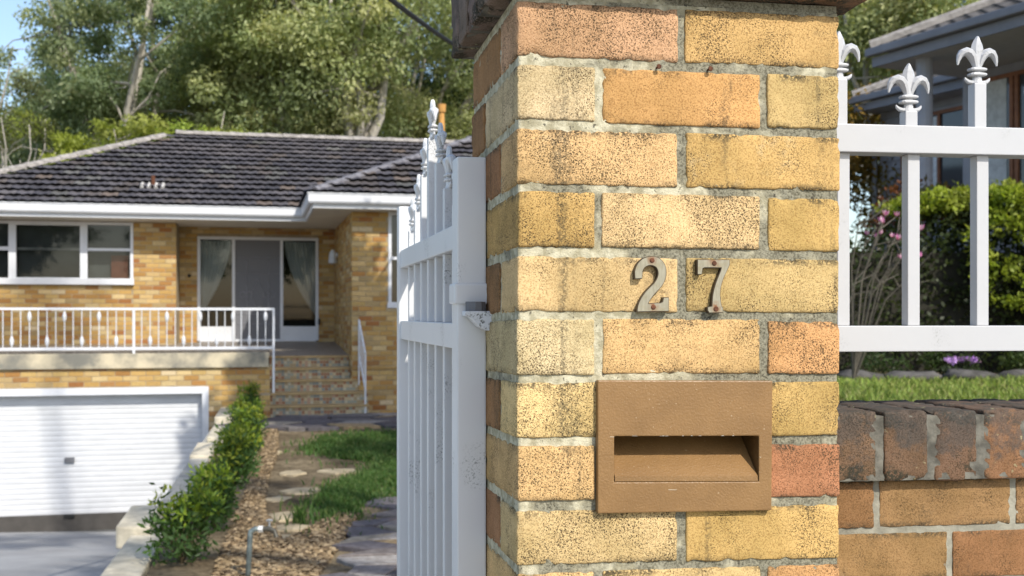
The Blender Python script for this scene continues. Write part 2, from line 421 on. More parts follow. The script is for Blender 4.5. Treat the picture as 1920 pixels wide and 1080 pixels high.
# ------------------------------------------------------------------ house numerals
t = NT('aged_brass'); co = t.coord('Object', 1.0, None)
wv = t.noise(t.coord('Object', (260, 260, 40)), 1.0, 3, .6)
c = t.mix(t.ramp(wv, .3, .7), (.27,.245,.175), (.35,.32,.235))
c = t.mix(t.math('MULTIPLY', t.ramp(t.noise(co, 90, 4), .5, .7), .4), c, (.25,.20,.10))
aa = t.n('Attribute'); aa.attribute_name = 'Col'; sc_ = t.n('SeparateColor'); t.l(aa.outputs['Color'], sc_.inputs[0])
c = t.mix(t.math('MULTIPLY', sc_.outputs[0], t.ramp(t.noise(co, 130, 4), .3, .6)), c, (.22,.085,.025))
c = t.mix(t.math('MULTIPLY', sc_.outputs[1], .92), c, (.05,.03,.015))  # shade on the numerals' side faces, painted in as dark brown
M['brass'] = t.fin(c, .5, t.bump(wv, .0003, .4), .35)
NUM = {
 '2': [(345,320),(343,272),(350,236),(370,200),(400,173),(435,158),(475,154),(515,164),(548,190),(568,225),(574,268),(570,308),(557,345),(535,380),(505,412),(476,445),(456,475),(446,494),(490,489),(530,490),(545,482),(551,450),(592,450),(592,553),(360,557),(362,530),(372,492),(392,452),(420,412),(455,375),(485,345),(505,310),(512,280),(506,250),(490,232),(465,223),(437,227),(416,241),(405,262),(402,290),(401,317)],
 '7': [(795,178),(1030,178),(1030,215),(1010,262),(987,312),(970,365),(962,420),(965,470),(973,515),(982,528),(982,563),(880,565),(868,545),(868,520),(899,514),(901,480),(906,430),(920,368),(941,310),(962,258),(966,240),(850,239),(836,244),(832,265),(830,286),(802,289),(795,284)]}
SCR = {'2': [(467,186),(476,522)], '7': [(914,207),(926,535)]}
LAB = {'2': 'aged brass numeral two screwed to the brick pillar above the letterbox', '7': 'aged brass numeral seven screwed to the brick pillar beside the numeral two'}
for d in '27':
    pl = [face(1100+x/3.84, 440+y/3.84, -.0075) for x, y in NUM[d]]
    # refine outline corners a little so curves read as curves
    fine = []
    m = len(pl)
    for i in range(m):
        p0, p1, p2, p3 = pl[i-1], pl[i], pl[(i+1) % m], pl[(i+2) % m]
        fine.append(p1)
        e1 = Vector((p1[0]-p0[0], p1[1]-p0[1])); e2 = Vector((p2[0]-p1[0], p2[1]-p1[1])); e3 = Vector((p3[0]-p2[0], p3[1]-p2[1]))
        if e1.angle(e2) < .62 and e2.angle(e3) < .62:
            for u in (.33, .67):
                fine.append(tuple(.5*((2*p1[q]) + (p2[q]-p0[q])*u + (2*p0[q]-5*p1[q]+4*p2[q]-p3[q])*u*u + (3*p1[q]-p0[q]-3*p2[q]+p3[q])*u**3) for q in (0,1)))
    bm = bmesh.new()
    lo = [bm.verts.new((s, 0.001, z)) for s, z in fine]; hi = [bm.verts.new((s, -.0085, z)) for s, z in fine]
    m = len(fine)
    top = bm.faces.new(hi); bot = bm.faces.new(lo[::-1])
    for i in range(m): bm.faces.new((lo[i], lo[(i+1) % m], hi[(i+1) % m], hi[i]))
    bmesh.ops.recalc_face_normals(bm, faces=bm.faces)
    res = bmesh.ops.bevel(bm, geom=list(top.edges), offset=.0009, segments=2, affect='EDGES', clamp_overlap=True)
    bmesh.ops.triangulate(bm, faces=[f for f in bm.faces if len(f.verts) > 4])
    bmesh.ops.subdivide_edges(bm, edges=[e for e in bm.edges if e.calc_length() > .006], cuts=3, use_grid_fill=False)
    bmesh.ops.triangulate(bm, faces=bm.faces)
    scr = [face(1100+x/3.84, 440+y/3.84, -.006) for x, y in SCR[d]]
    ctr_s = sum(p[0] for p in pl)/len(pl); ctr_z = min(p[1] for p in pl)
    root = thing('house_number', LAB[d], 'house number', PW(ctr_s, 0, ctr_z), 'brass house numbers on the pillar')
    bm.verts.ensure_lookup_table()
    vv = [v.co.copy() for v in bm.verts]; ff = [[v.index for v in f.verts] for f in bm.faces]; bm.free()
    mb = MB()
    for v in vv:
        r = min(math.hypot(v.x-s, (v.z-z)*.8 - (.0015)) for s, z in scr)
        a = max(0, min(1, (.0085-r)/.006)); mb.v.append(PW(v.x, v.y, v.z)); mb.c.append((a, 1. if v.y > -.0082 else 0., 0))  # second channel marks the side faces that get the painted shade
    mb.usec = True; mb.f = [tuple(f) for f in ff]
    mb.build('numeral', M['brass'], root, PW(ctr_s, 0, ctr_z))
    for s, z in scr:
        mb = MB(); mb.tube([PW(s, -.0075, z), PW(s, -.0091, z), PW(s, -.0096, z)], [.0034,.0034,.0024], 14)
        mb.build('screw', M['rust'], root)

# ------------------------------------------------------------------ letterbox
t = NT('brown_powder_coat'); co = t.coord('Object')
hp = t.noise(co, 330, 2, .4)
c = t.mix(t.ramp(t.noise(co, 18, 4), .3, .7), (.205,.112,.040), (.245,.136,.050))
c = t.mix(t.math('MULTIPLY', t.ramp(t.noise(co, 210, 3, .7), .67, .72), .5), c, (.55,.42,.28))
M['brown'] = t.fin(c, .42, t.bump(hp, .0011, .55), spec=.45)
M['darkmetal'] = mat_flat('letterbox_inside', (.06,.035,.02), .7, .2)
lb = thing('letterbox', 'brown metal letterbox front plate with long slot set into the brick pillar', 'letterbox', PW((TL[0]+TR[0])/2, 0, BL[1]))
mb = MB()
f_, b_ = -.009, .002
def ring(a, tt): return [PW(p[0], tt, p[1]) for p in a]
o4, i4 = [TL, TR, BR, BL], [STL, STR, SBR, SBL]
vs = ring(o4, f_)+ring(i4, f_)+ring(o4, b_)+ring(i4, .010)
fs = []
for i in range(4):
    j = (i+1) % 4; fs += [(i, j, 4+j, 4+i), (i, 8+i, 8+j, j), (4+i, 4+j, 12+j, 12+i)]
mb.add(vs, fs); plate = mb.build('front_plate', M['brown'], lb, bevel=.0018)
mb = MB(); D = .052
zt = STL[1]; zb = SBL[1]
# sloping chute sheet from lower lip back and up
lip = .0075
zr = STR[1]; zrb = SBR[1]
A0 = PW(SBL[0]+.0012, -.0078, zb+lip); A1 = PW(SBR[0]-.0012, -.0078, zrb+lip)
B0 = PW(STL[0]+.0012, D, zt+.000); B1 = PW(STR[0]-.0012, D, zr+.000)
C0 = PW(SBL[0]+.0012, -.0080, zb+.0008); C1 = PW(SBR[0]-.0012, -.0080, zrb+.0008)
mb.add([C0, C1, A1, A0, B1, B0], [(0,1,2,3), (3,2,4,5)])
mb.add([C0+PV*.004, C1+PV*.004, A1+PV*.004, A0+PV*.004, B1+PV*.004, B0+PV*.004], [(3,2,1,0), (5,4,2,3)])
mb.build('chute_flap', M['brown'], lb)
mb = MB()
for (sx, up, dn) in ((STL[0], zt, zb), (STR[0], zr, zrb)):
    mb = MB(); mb.quad(PW(sx, .009, up+.004), PW(sx, D+.03, up+.004), PW(sx, D+.03, dn-.004), PW(sx, .009, dn-.004))
    mb.quad(PW(sx, -.008, dn+.0005), PW(sx, -.008, up-.0005), PW(sx, D, up-.0005), PW(sx, D, dn+.0005))
    mb.build('slot_cheek', M['brown'], lb)
mb = MB(); q = .02
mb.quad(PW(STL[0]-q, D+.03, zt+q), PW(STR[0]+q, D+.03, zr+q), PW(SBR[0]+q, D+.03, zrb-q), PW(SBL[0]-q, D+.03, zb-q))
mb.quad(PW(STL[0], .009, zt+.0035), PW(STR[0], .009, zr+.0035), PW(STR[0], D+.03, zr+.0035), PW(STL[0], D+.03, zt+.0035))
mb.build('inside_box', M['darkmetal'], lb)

mb = MB(); R_ = random.Random(12)
for q in range(13):
    f = min(1, max(0, R_.choice([R_.uniform(.12,.16), R_.uniform(.42,.72), R_.uniform(.68,.82), R_.uniform(.3,.36)]))); w = R_.uniform(.001,.0035); hh = R_.uniform(.0004,.0008)
    s_ = STL[0]+(STR[0]-STL[0])*f; z_ = STL[1]+(STR[1]-STL[1])*f
    mb.add([PW(s_-w,-.0092,z_), PW(s_+w,-.0092,z_), PW(s_+w*.7,-.0092,z_+hh), PW(s_-w*.5,-.0092,z_+hh*.8)], [(0,1,2,3)])
stuff(mb.build('paint_chips', mat_flat('bare_zinc', (.48,.45,.40), .6), lb))
mb = MB()
for sx, sz, w in ((TL[0]+.02, STL[1]-.001, .003), (STR[0]+.002, STR[1]-.03, .001), ((TL[0]+TR[0])/2-.02, SBL[1]-.012, .006)):
    mb.add([PW(sx-w,-.0092,sz), PW(sx+w,-.0092,sz-.0003), PW(sx+w,-.0092,sz+.0006), PW(sx-w,-.0092,sz+.0009)], [(0,1,2,3)])
stuff(mb.build('scratches', mat_flat('scratched_paint', (.50,.40,.28), .6), lb))

# ------------------------------------------------------------------ white gate, standing open into the lot
GA = math.atan(.2075); GD = Vector((-math.sin(GA), math.cos(GA), 0)); GN = Vector((math.cos(GA), math.sin(GA), 0))
def GW(a, b, z):   # a along the leaf from the hinge stile, b across it (to the right), z up
    p = (Vector((-.0470, 1.905, 0)) + GD*a + GN*b)*.9; return Vector((p.x, p.y, EYE+.9*(z-EYE)))
gate = thing('steel_gate', 'white steel gate with arched row of spear finials standing open beside the pillar', 'gate', GW(.4, 0, 0))
def gbox(mb, a0, a1, b, z0, z1): return mb.hexa([GW(a0,-b,z0),GW(a0,b,z0),GW(a1,b,z0),GW(a1,-b,z0),GW(a0,-b,z1),GW(a0,b,z1),GW(a1,b,z1),GW(a1,-b,z1)])
gbox(MB(), -.026, .026, .0255, .10, 1.8216).build('stile', M['white'], gate, bevel=.003)
gbox(MB(), .860, .905, .0225, .10, 1.822).build('stile', M['white'], gate, bevel=.003)
for z0, z1 in ((1.667, 1.711), (1.489, 1.535), (.20, .245)): gbox(MB(), .0262, .8598, .018, z0, z1).build('rail', M['white'], gate, bevel=.002)
def finial(mb, base, A, B, k):
    """fleur-de-lis: base point, A lateral axis in the plane of the fence, B depth axis, k metres of total height"""
    u = k/275.
    def P(x, z, y=0): return base + A*(x*u) + B*(y*u) + Vector((0,0,z*u))
    # blade: four-sided lozenge section
    prof = [(95,20,20),(120,17,20),(160,28,21),(190,37,22),(205,38,22),(230,32,22),(252,21,20),(268,10,16),(275,4,9)]
    vs = []
    for z, wx, wy in prof: vs += [P(wx,z), P(wx*.45,z,wy*.8), P(-wx*.45,z,wy*.8), P(-wx,z), P(-wx*.45,z,-wy*.8), P(wx*.45,z,-wy*.8)]
    fs = [(r*6+i, r*6+(i+1) % 6, (r+1)*6+(i+1) % 6, (r+1)*6+i) for r in range(len(prof)-1) for i in range(6)]
    fs.append(tuple(range(6))[::-1]); fs.append(tuple((len(prof)-1)*6+i for i in range(6))); mb.add(vs, fs)
    for sg in (1, -1):
        path = [(11,98),(18,128),(30,158),(48,178),(70,186),(93,178),(108,158),(116,132),(119,108)]
        rad = [(13,16),(19,24),(24,32),(26,36),(25,34),(22,27),(17,18),(11,10),(5,5)]
        mb.tube([P(sg*x, z) for x, z in path], [(a*u, b*u) for a, b in rad], 8, sq=A)
        path = [(12,14),(34,10),(55,14),(70,26),(76,38)]; rad = [(11,14),(12,14),(12,13),(9,10),(3,4)]
        mb.tube([P(sg*x, z) for x, z in path], [(a*u, b*u) for a, b in rad], 8, sq=A)
    for z, w in ((84, 54), (55, 54)):
        pr = [(z-10, w*.72), (z-6, w*.95), (z, w), (z+6, w*.95), (z+10, w*.72)]
        vs = []
        for zz, ww in pr:
            for i in range(12):
                an = 2*math.pi*i/12; cx, sy = math.cos(an), math.sin(an)
                vs.append(P(ww*math.copysign(abs(cx)**.6, cx), zz, ww*.62*math.copysign(abs(sy)**.6, sy)))
        fs = [(r*12+i, r*12+(i+1) % 12, (r+1)*12+(i+1) % 12, (r+1)*12+i) for r in range(4) for i in range(12)]
        fs += [tuple(range(12))[::-1], tuple(48+i for i in range(12))]; mb.add(vs, fs)
    vs = []
    pr = [(0,34),(8,34),(22,28),(40,26),(100,26)]
    for zz, ww in pr:
        for i in range(10):
            an = 2*math.pi*i/10; vs.append(P(ww*math.cos(an), zz, ww*.75*math.sin(an)))
    fs = [(r*10+i, r*10+(i+1) % 10, (r+1)*10+(i+1) % 10, (r+1)*10+i) for r in range(4) for i in range(10)]
    fs += [tuple(range(10))[::-1], tuple(40+i for i in range(10))]; mb.add(vs, fs)
    return mb
GH = [1.835, 1.877, 1.940, 2.008, 1.943, 1.876, 1.835]
for i, h in enumerate(GH):
    a = .107+.1085*i
    for z0, z1, nm in ((1.7112, h-.083, 'picket'), (1.5352, 1.6668, 'bar'), (.2452, 1.4888, 'bar')):
        o = gbox(MB(), a-.011, a+.011, .011, z0, z1).build(nm, M['white'], gate, bevel=.0015)
        if nm == 'picket': finial(MB(), GW(a, 0, h-.0832), GD, GN, .075).build('finial', M['white'], o, smooth=False, bevel=0)
M['galv0'] = mat_flat('grey_hinge_steel', (.16,.16,.165), .6)
# hinge: collar round the stile, pin and bracket
mb = MB(); mb.hexa([GW(-.0315,-.031,1.568),GW(-.0315,.031,1.568),GW(.0285,.031,1.568),GW(.0285,-.031,1.568),GW(-.0315,-.031,1.604),GW(-.0315,.031,1.604),GW(.0285,.031,1.604),GW(.0285,-.031,1.604)])
mb.build('hinge_collar', M['white'], gate, bevel=.004)
mb = MB(); pr = [(-.018,1.556),(.046,1.556),(.046,1.523),(.020,1.523),(.006,1.530),(-.004,1.541),(-.010,1.547),(-.018,1.548)]
n = len(pr); mb.add([GW(-.031, x, z) for x, z in pr]+[GW(-.062, x, z) for x, z in pr], [tuple(range(n)), tuple(range(n, 2*n))[::-1]]+[(i, (i+1) % n, n+(i+1) % n, n+i) for i in range(n)])
mb.build('hinge_bracket', mat_paint('chipped_white_paint', (.70,.71,.72), 1.0, .5, 40), gate, bevel=.0015)
mb = MB(); mb.tube([GW(-.040, .004, 1.554), GW(-.040,.004,1.572)], .016, 10); mb.build('hinge_pin', M['galv0'], gate)
mb = MB(); mb.box(GW(-.05,.040,1.518), GN*.028, GD*.022, (0,0,.034)); mb.build('hinge_lug', M['white'], gate)

# ------------------------------------------------------------------ low brick wall and steel fence to the right of the pillar
FA = math.radians(7.6); FU = Vector((math.cos(FA), math.sin(FA), 0)); FV = Vector((-math.sin(FA), math.cos(FA), 0))
F0 = Vector((.470, 1.765, 0))
def FW(s, t, z): p = F0 + FU*s + FV*t; return Vector((p.x, p.y, z))
def fpixel(px, py, t=0.):  # image pixel cast onto the wall and fence plane
    d = Vector(((px-930)/2050, 1, -(py-590)/2050)); o = F0+FV*t; nr = Vector((FU.y, -FU.x, 0)); kk = o.dot(nr)/d.dot(nr); return (d*kk-o).dot(FU), EYE+d.z*kk
lw = thing('low_brick_wall', 'low tan brick front wall with dark lichen spotted bricks on edge along its top', 'wall', FW(1.0, .1, 0))
LEN = 2.1
jx = [fpixel(px, 840, -.02)[0] for px in (1652, 1746.5, 1840.5)]
pit = (jx[2]-jx[0])/2
s = jx[0]-pit*2; i = 0
CC = [(.20,.13,.085),(.18,.115,.078),(.205,.135,.088),(.19,.12,.08),(.195,.125,.08),(.27,.15,.085),(.21,.13,.08)]
while s < LEN:
    w = pit-.0105
    ctr = (s+.005+w/2, .095+rng.uniform(-.003,.003), (1.394+1.279)/2+rng.uniform(-.001,.001))
    mb = brick_mesh('cap_brick', None, ctr, (w, .23, .114), FW, .0085 if s < .9 else .04, r=.006, amp=.0016, chip=.006, seed=500+i)
    o = mb.build('cap_brick', M['capbrick'], lw, FW(*ctr), smooth=True); o.color = nearcol(CC[(i+1) % len(CC)], .08)
    s += pit; i += 1
mb = MB(); mb.hexa([FW(*q) for q in ((-.1,-.0165,1.2815),(LEN,-.0165,1.2815),(LEN,.2,1.2815),(-.1,.2,1.2815),(-.1,-.0165,1.386),(LEN,-.0165,1.386),(LEN,.2,1.386),(-.1,.2,1.386))])
mb.build('cap_mortar', mat_flat('dirty_cap_mortar', (.14,.132,.108), .95, .45, 30, .002, 200), lw)
j1 = fpixel(1645, 960)[0]; j2 = fpixel(1782, 1050)[0]
WC = ['rust','tan','ochre','tan','tan','orange','tan','ochre']
for r in range(15):
    z1 = 1.279-.001-.086*r; z0 = z1-.076
    if z1 < .05: break
    s = (j1 if r % 2 == 0 else j2)-.24*2; q = 0
    while s < LEN:
        s0, s1 = max(-.08, s+.005), min(LEN, s+.235)
        if s1-s0 > .03:
            ctr = ((s0+s1)/2, .055+rng.uniform(-.0015,.0015), (z0+z1)/2)
            near_ = s < .8 and r < 4
            mb = brick_mesh('brick', None, ctr, (s1-s0, .11, .076), FW, .0085 if near_ else .06, r=.0025, amp=.0007, chip=.002, seed=700+r*17+q)
            o = mb.build('brick', M['wallbrick'], lw, FW(*ctr), smooth=True)
            cc = {(0,1):'brown',(0,2):'tan',(0,3):'tan',(1,1):'tan',(1,2):'rust'}.get((r, q), WC[(r*5+q*3) % len(WC)])
            o.color = nearcol(tuple(x*.72 for x in BC[cc]), .08)
        s += .24; q += 1
sg = MB(); n1, n2 = 200, 60
zz = [1.281-i*.0065 for i in range(40)]+[.9,.6,.3,0]
ss = [-.1+i*.0075 for i in range(120)]+[.8+i*.1 for i in range(14)]
vs = [FW(a, .0035-noise.noise(Vector((a*50, 3, z*50)))*.0015, z) for z in zz for a in ss]
fs = [(r*len(ss)+i, r*len(ss)+i+1, (r+1)*len(ss)+i+1, (r+1)*len(ss)+i) for r in range(len(zz)-1) for i in range(len(ss)-1)]
sg.add(vs, fs); sg.build('mortar', mat_flat('pale_wall_mortar', (.27,.255,.20), .95, .3, 20, .002, 200), lw, smooth=True)
sg = MB(); sg.hexa([FW(*q) for q in ((-.1,.02,0),(LEN,.02,0),(LEN,.19,0),(-.1,.19,0),(-.1,.02,1.28),(LEN,.02,1.28),(LEN,.19,1.28),(-.1,.19,1.28))]); sg.build('wall_core', M['mortar'], lw)

fence = thing('steel_fence', 'white steel fence panel with fleur de lis finials above the low brick wall', 'fence', FW(.6, .09, 1.42))
T0 = .070
def fpt(px, py): return fpixel(px, py, T0)
def fz(py, px=1700): return fpt(px, py)[1]
zt0, zt1 = fz(286.5), fz(234.5); zb0, zb1 = fz(659), fz(611)
s0 = fpt(1570, 600)[0]
for z0, z1 in ((zt0, zt1), (zb0, zb1)):
    mb = MB(); mb.hexa([FW(*q) for q in ((-.05,T0,z0),(LEN,T0,z0),(LEN,T0+.045,z0),(-.05,T0+.045,z0),(-.05,T0,z1),(LEN,T0,z1),(LEN,T0+.045,z1),(-.05,T0+.045,z1))])
    mb.build('rail', M['fencewhite'], fence, bevel=.0015)
sa = fpt(1720, 450)[0]; sp = fpt(1850, 450)[0]-sa
tall = fz(153, 1850); short = fz(205, 1713)
for i in range(-1, 11):
    sc0 = sa+sp*i; hw = .011
    top = tall if i % 2 else short
    tm = T0+.0225
    for z0, z1, nm in ((zb1+.0002, zt0-.0002, 'bar'), (zt1+.0002, top, 'picket')):
        cx = sc0 - (.0 if nm == 'bar' else .004)
        mb = MB(); mb.hexa([FW(cx+a, tm+b, z) for z in (z0, z1) for a, b in ((-hw,-hw),(hw,-hw),(hw,hw),(-hw,hw))])
        o = mb.build(nm, M['fencewhite'], fence, bevel=.0015)
        if nm == 'picket': finial(MB(), FW(cx, tm, top-.0005), FU, FV, .084).build('finial', M['fencewhite'], o)

# ------------------------------------------------------------------ the ground
GZ = -.17
def wall_x(Y): return -2.69 - .1878*(Y-8.75)        # line of the garden retaining wall
def sstep(a, b, x): x = max(0, min(1, (x-a)/(b-a))); return x*x*(3-2*x)
def gz(X, Y):
    z = GZ + .10*sstep(8, 4, Y)
    z += .93*sstep(.2, 3.6, X) + 1.2*sstep(7.0, 10.5, X)
    return z + noise.noise(Vector((X*.7, Y*.7, 0)))*.03*sstep(19, 15, Y) + noise.noise(Vector((X*3, Y*3, 5)))*.012
struct(MB().quad((-400,-120,-2.35), (400,-120,-2.35), (400,900,-2.35), (-400,900,-2.35)).build('ground', mat_flat('far_ground', (.09,.085,.05), .95, .3, .2, .02, 2)))
# street verge and footpath in front of the walls
mb = MB(); mb.hexa([Vector(q) for q in ((-40,-30,-2.3),(40,-30,-2.3),(40,2.6,-2.3),(-40,2.6,-2.3),(-40,-30,-.02),(40,-30,-.02),(40,2.6,-.02),(-40,2.6,-.02))])
struct(mb.build('footpath', M['concrete']))

t = NT('garden_soil'); co = t.coord('Object'); g = t.n('NewGeometry').outputs['Position']
n1 = t.noise(co, 1.3, 5, .6); n2 = t.noise(co, 14, 5, .7); n3 = t.noise(co, 70, 3, .7)
c = t.mix(t.ramp(n1, .35, .65), (.13,.095,.058), (.30,.235,.145))
c = t.mix(t.math('MULTIPLY', t.ramp(n2, .45, .65), .7), c, (.045,.034,.022))
c = t.mix(t.math('MULTIPLY', t.ramp(n3, .5, .7), .4), c, (.30,.23,.13))
M['soil'] = t.fin(c, .95, t.bump(t.math('ADD', n2, n3), .03, .8), spec=.1)
nx, ny = 90, 110
xs_ = [i/(nx-1) for i in range(nx)]; ys_ = [2.6+(30-2.6)*(j/(ny-1))**1.25 for j in range(ny)]
vs = []
for Y in ys_:
    for f in xs_:
        X = wall_x(Y)+.10 + (14-wall_x(Y))*f**1.3; vs.append(Vector((X, Y, gz(X, Y))))
fs = [(j*nx+i, j*nx+i+1, (j+1)*nx+i+1, (j+1)*nx+i) for j in range(ny-1) for i in range(nx-1)]
mb = MB(); mb.add(vs, fs); struct(mb.build('garden_bed', M['soil'], origin=(0,0,0), smooth=True))

# ------------------------------------------------------------------ the house
HA = math.radians(12.5); HU = Vector((math.cos(HA), math.sin(HA), 0)); HV = Vector((-math.sin(HA), math.cos(HA), 0))
H0 = Vector((-2.489, 18.9, 0))
def HW(u, v, z): p = H0 + HU*u + HV*v; return Vector((p.x, p.y, z))
def HM(u, v, z, sx=1, sy=1, sz=1, rz=0):
    return Matrix.Translation(HW(u, v, z)) @ Matrix.Rotation(HA+rz, 4, 'Z') @ Matrix.Diagonal((sx, sy, sz, 1))
def hs(px, py, v):
    """survey onto the house plane v: (u, z)"""
    d = Vector(((px-930)/2050, 1, -(py-590)/2050)); o = H0+HV*v; o = Vector((o.x, o.y, 0)); nr = Vector((HU.y, -HU.x, 0))
    k = o.dot(nr)/d.dot(nr); q = d*k - H0; return q.dot(HU), EYE+d.z*k
VM, VR, VB = 3.0, 4.05, -.25            # planes of main wall, recess wall, balcony and garage front
house = thing('brick_house', 'single storey tan brick house with dark tiled hip roof, raised porch and garage beneath', 'house', HW(-3, 2, GZ))
def hbox(u0, u1, v0, v1, z0, z1, mb=None, col=None):
    mb = mb or MB(); return mb.hexa([HW(u0,v0,z0),HW(u1,v0,z0),HW(u1,v1,z0),HW(u0,v1,z0),HW(u0,v0,z1),HW(u1,v0,z1),HW(u1,v1,z1),HW(u0,v1,z1)], col)
HC = [(.50,.32,.115),(.46,.285,.095),(.54,.375,.165),(.43,.24,.075),(.40,.205,.065),(.36,.19,.07),(.58,.43,.21),(.60,.47,.28),(.34,.15,.05),(.42,.30,.14),(.50,.34,.13)]
HCW = [6,5,5,5,3,2,3,2,1.2,3,5]
def hcol(): 
    c = rng.choices(HC, HCW)[0]; f = rng.uniform(.88,1.1); return tuple(x*f for x in c)
# one shared brick mesh: unit front box, five faces
def unit_brick(L):
    mb = MB(); a = .0; e = .004
    v = [(0,.0,0),(L,.0,0),(L,.0,.076),(0,.0,.076)]; w = [(e,-.007,e),(L-e,-.007,e),(L-e,-.007,.076-e),(e,-.007,.076-e)]
    me = bpy.data.meshes.new('house_brick'); me.from_pydata([tuple(p) for p in v+w], [], [(4,5,6,7),(0,1,5,4),(1,2,6,5),(2,3,7,6),(3,0,4,7)]); me.materials.append(M['hbrick']); return me
UB = {}
singles = [0]
def brick_wall(u0, u1, z0, z1, v, openings=(), face_='front', single=False, dark=1.0):
    """courses of bricks 7 mm proud of the joints; face_ 'front' faces the street, 'left' faces down the slope (u fixed = v)"""
    mbv = MB(); r = 0; z = z0
    while z < z1-.02:
        zt = min(z+.076, z1)
        u = u0 - (.12 if r % 2 else 0)
        while u < u1:
            a, b = max(u, u0), min(u+.23, u1)
            segs = [(a, b)]
            for (oa, ob, oz0, oz1) in openings:
                if zt <= oz0+.005 or z >= oz1-.005: continue
                ns = []
                for (p, q) in segs:
                    if q <= oa or p >= ob: ns.append((p, q)); continue
                    if p < oa: ns.append((p, oa))
                    if q > ob: ns.append((ob, q))
                segs = ns
            for (p, q) in segs:
                if q-p < .03: continue
                col = tuple(x*dark for x in hcol())
                if single and singles[0] < 298 and face_ == 'front' and zt-z > .07:
                    L = round(q-p, 2)
                    if L not in UB: UB[L] = unit_brick(L)
                    o = put('brick', UB[L], house, HM(p, v, z)); o.color = (*col, 1); singles[0] += 1
                else:
                    e = .004
                    if face_ == 'front': pts = lambda uu, zz, d: HW(uu, v-d, zz)
                    else: pts = lambda uu, zz, d: HW(v-d, uu, zz)
                    vv = [pts(p,z,0),pts(q,z,0),pts(q,zt,0),pts(p,zt,0),pts(p+e,z+e,.007),pts(q-e,z+e,.007),pts(q-e,zt-e,.007),pts(p+e,zt-e,.007)]
                    mbv.add(vv, [(4,5,6,7),(0,1,5,4),(1,2,6,5),(2,3,7,6),(3,0,4,7)], col)
            u += .24
        z += .086; r += 1
    if mbv.v: stuff(mbv.build('brickwork', M['hbrickv'], house))
def wall_slab(u0, u1, v0, v1, z0, z1, openings=(), face_='front', name='wall'):
    """the wall itself with holes for openings, joints coloured"""
    us = sorted({u0, u1, *[o[0] for o in openings], *[o[1] for o in openings]}); zs_ = sorted({z0, z1, *[o[2] for o in openings], *[o[3] for o in openings]})
    mb = MB()
    for a, b in zip(us, us[1:]):
        for c_, d in zip(zs_, zs_[1:]):
            m = ((a+b)/2, (c_+d)/2)
            if any(o[0] < m[0] < o[1] and o[2] < m[1] < o[3] for o in openings): continue
            if face_ == 'front': hbox(a, b, v0, v1, c_, d, mb)
            else: hbox(v0, v1, a, b, c_, d, mb)
    mb.build(name, M['hmortar'], house)

ZF = .818            # porch floor at the top step
ZS = 3.335           # soffit
# openings placed from image pixels on their planes
wu0, wz0 = hs(-160, 527, VM); wu1, wz1 = hs(250, 412, VM)
du0, dz1 = hs(370, 443, VR); du1, dz0 = hs(597, 638, VR)
gu1, gz1 = hs(386, 727, VB+.1); gu0 = gu1-5.2; gzb = hs(330, 985, VB+.1)[1]
xu0, xz1 = hs(728, 398, 0); xz0 = hs(735, 573, 0)[1]; xu1 = xu0+1.5
U_L = -7.3; U_PIER = hs(330, 480, VM)[0]; UBR = hs(506, 675, VB)[0]
WIN = (wu0, wu1, wz0, ZS-.02)
brick_wall(0.0, 3.4, GZ-.05, ZS, 0, [(xu0, xu1, xz0, xz1)], single=False, dark=1.0) if False else None
# wing
wall_slab(0, 7.0, .0, .24, GZ-.3, ZS, [(xu0, xu1, xz0, xz1)])
brick_wall(0.0, .93, GZ-.02, ZS-.004, 0, [(xu0, xu1, xz0, xz1)], single=True)
brick_wall(.93, 7.0, GZ-.02, ZS-.004, 0, [(xu0, xu1, xz0, xz1)])
wall_slab(.2402, VR, 0, .24, GZ-.3, ZS, face_='left'); brick_wall(.0, VR, GZ-.02, ZS-.004, 0, face_='left')
hbox(.012, 7.0, -.022, -.0075, .608, .64).build('ledge', M['hbrick'], house).color = (.42,.27,.10,1)
# main wall left of the recess, and its return
wall_slab(U_L, U_PIER, VM, VM+.24, -2.2, ZS, [WIN])
brick_wall(WIN[1]-.0, U_PIER, ZF-.08, ZS-.004, VM, [], single=True)
brick_wall(U_L, WIN[1], ZF-.08, ZS-.004, VM, [WIN])
wall_slab(VM+.2402, VR, U_PIER-.24, U_PIER, ZF-.3, ZS, face_='left')
mbq = MB()
# recess wall with the door opening
DOOR = (du0, du1, dz0-.02, dz1)
wall_slab(U_PIER, 0, VR, VR+.24, ZF-.3, ZS, [DOOR]); brick_wall(U_PIER, -.003, ZF-.02, ZS-.004, VR, [DOOR])
# garage front under the balcony
GD_ = (gu0, gu1, gzb-.1, gz1)
zsl0 = hs(250, 691, VB-.06)[1]; zsl1 = hs(250, 663, VB-.06)[1]
wall_slab(U_L-1, UBR, VB, VB+.24, gzb-.3, zsl0-.002, [GD_]); brick_wall(U_L-1, UBR-.004, gzb, zsl0-.004, VB, [GD_], single=False)
wall_slab(VB+.2402, VM, UBR-.24, UBR, gzb-.3, zsl0-.002, face_='left')
# hidden sides and back keep the rooms dark
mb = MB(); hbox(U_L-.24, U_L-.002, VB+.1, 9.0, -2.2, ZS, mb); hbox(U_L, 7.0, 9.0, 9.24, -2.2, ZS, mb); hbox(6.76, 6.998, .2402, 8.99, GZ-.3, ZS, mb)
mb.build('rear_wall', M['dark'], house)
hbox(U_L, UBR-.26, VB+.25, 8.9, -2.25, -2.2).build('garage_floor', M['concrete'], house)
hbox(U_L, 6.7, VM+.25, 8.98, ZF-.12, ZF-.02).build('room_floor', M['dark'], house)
hbox(U_L, 6.7, VR+1.9, VR+2.0, ZF, ZS).build('room_wall', M['dark'], house)
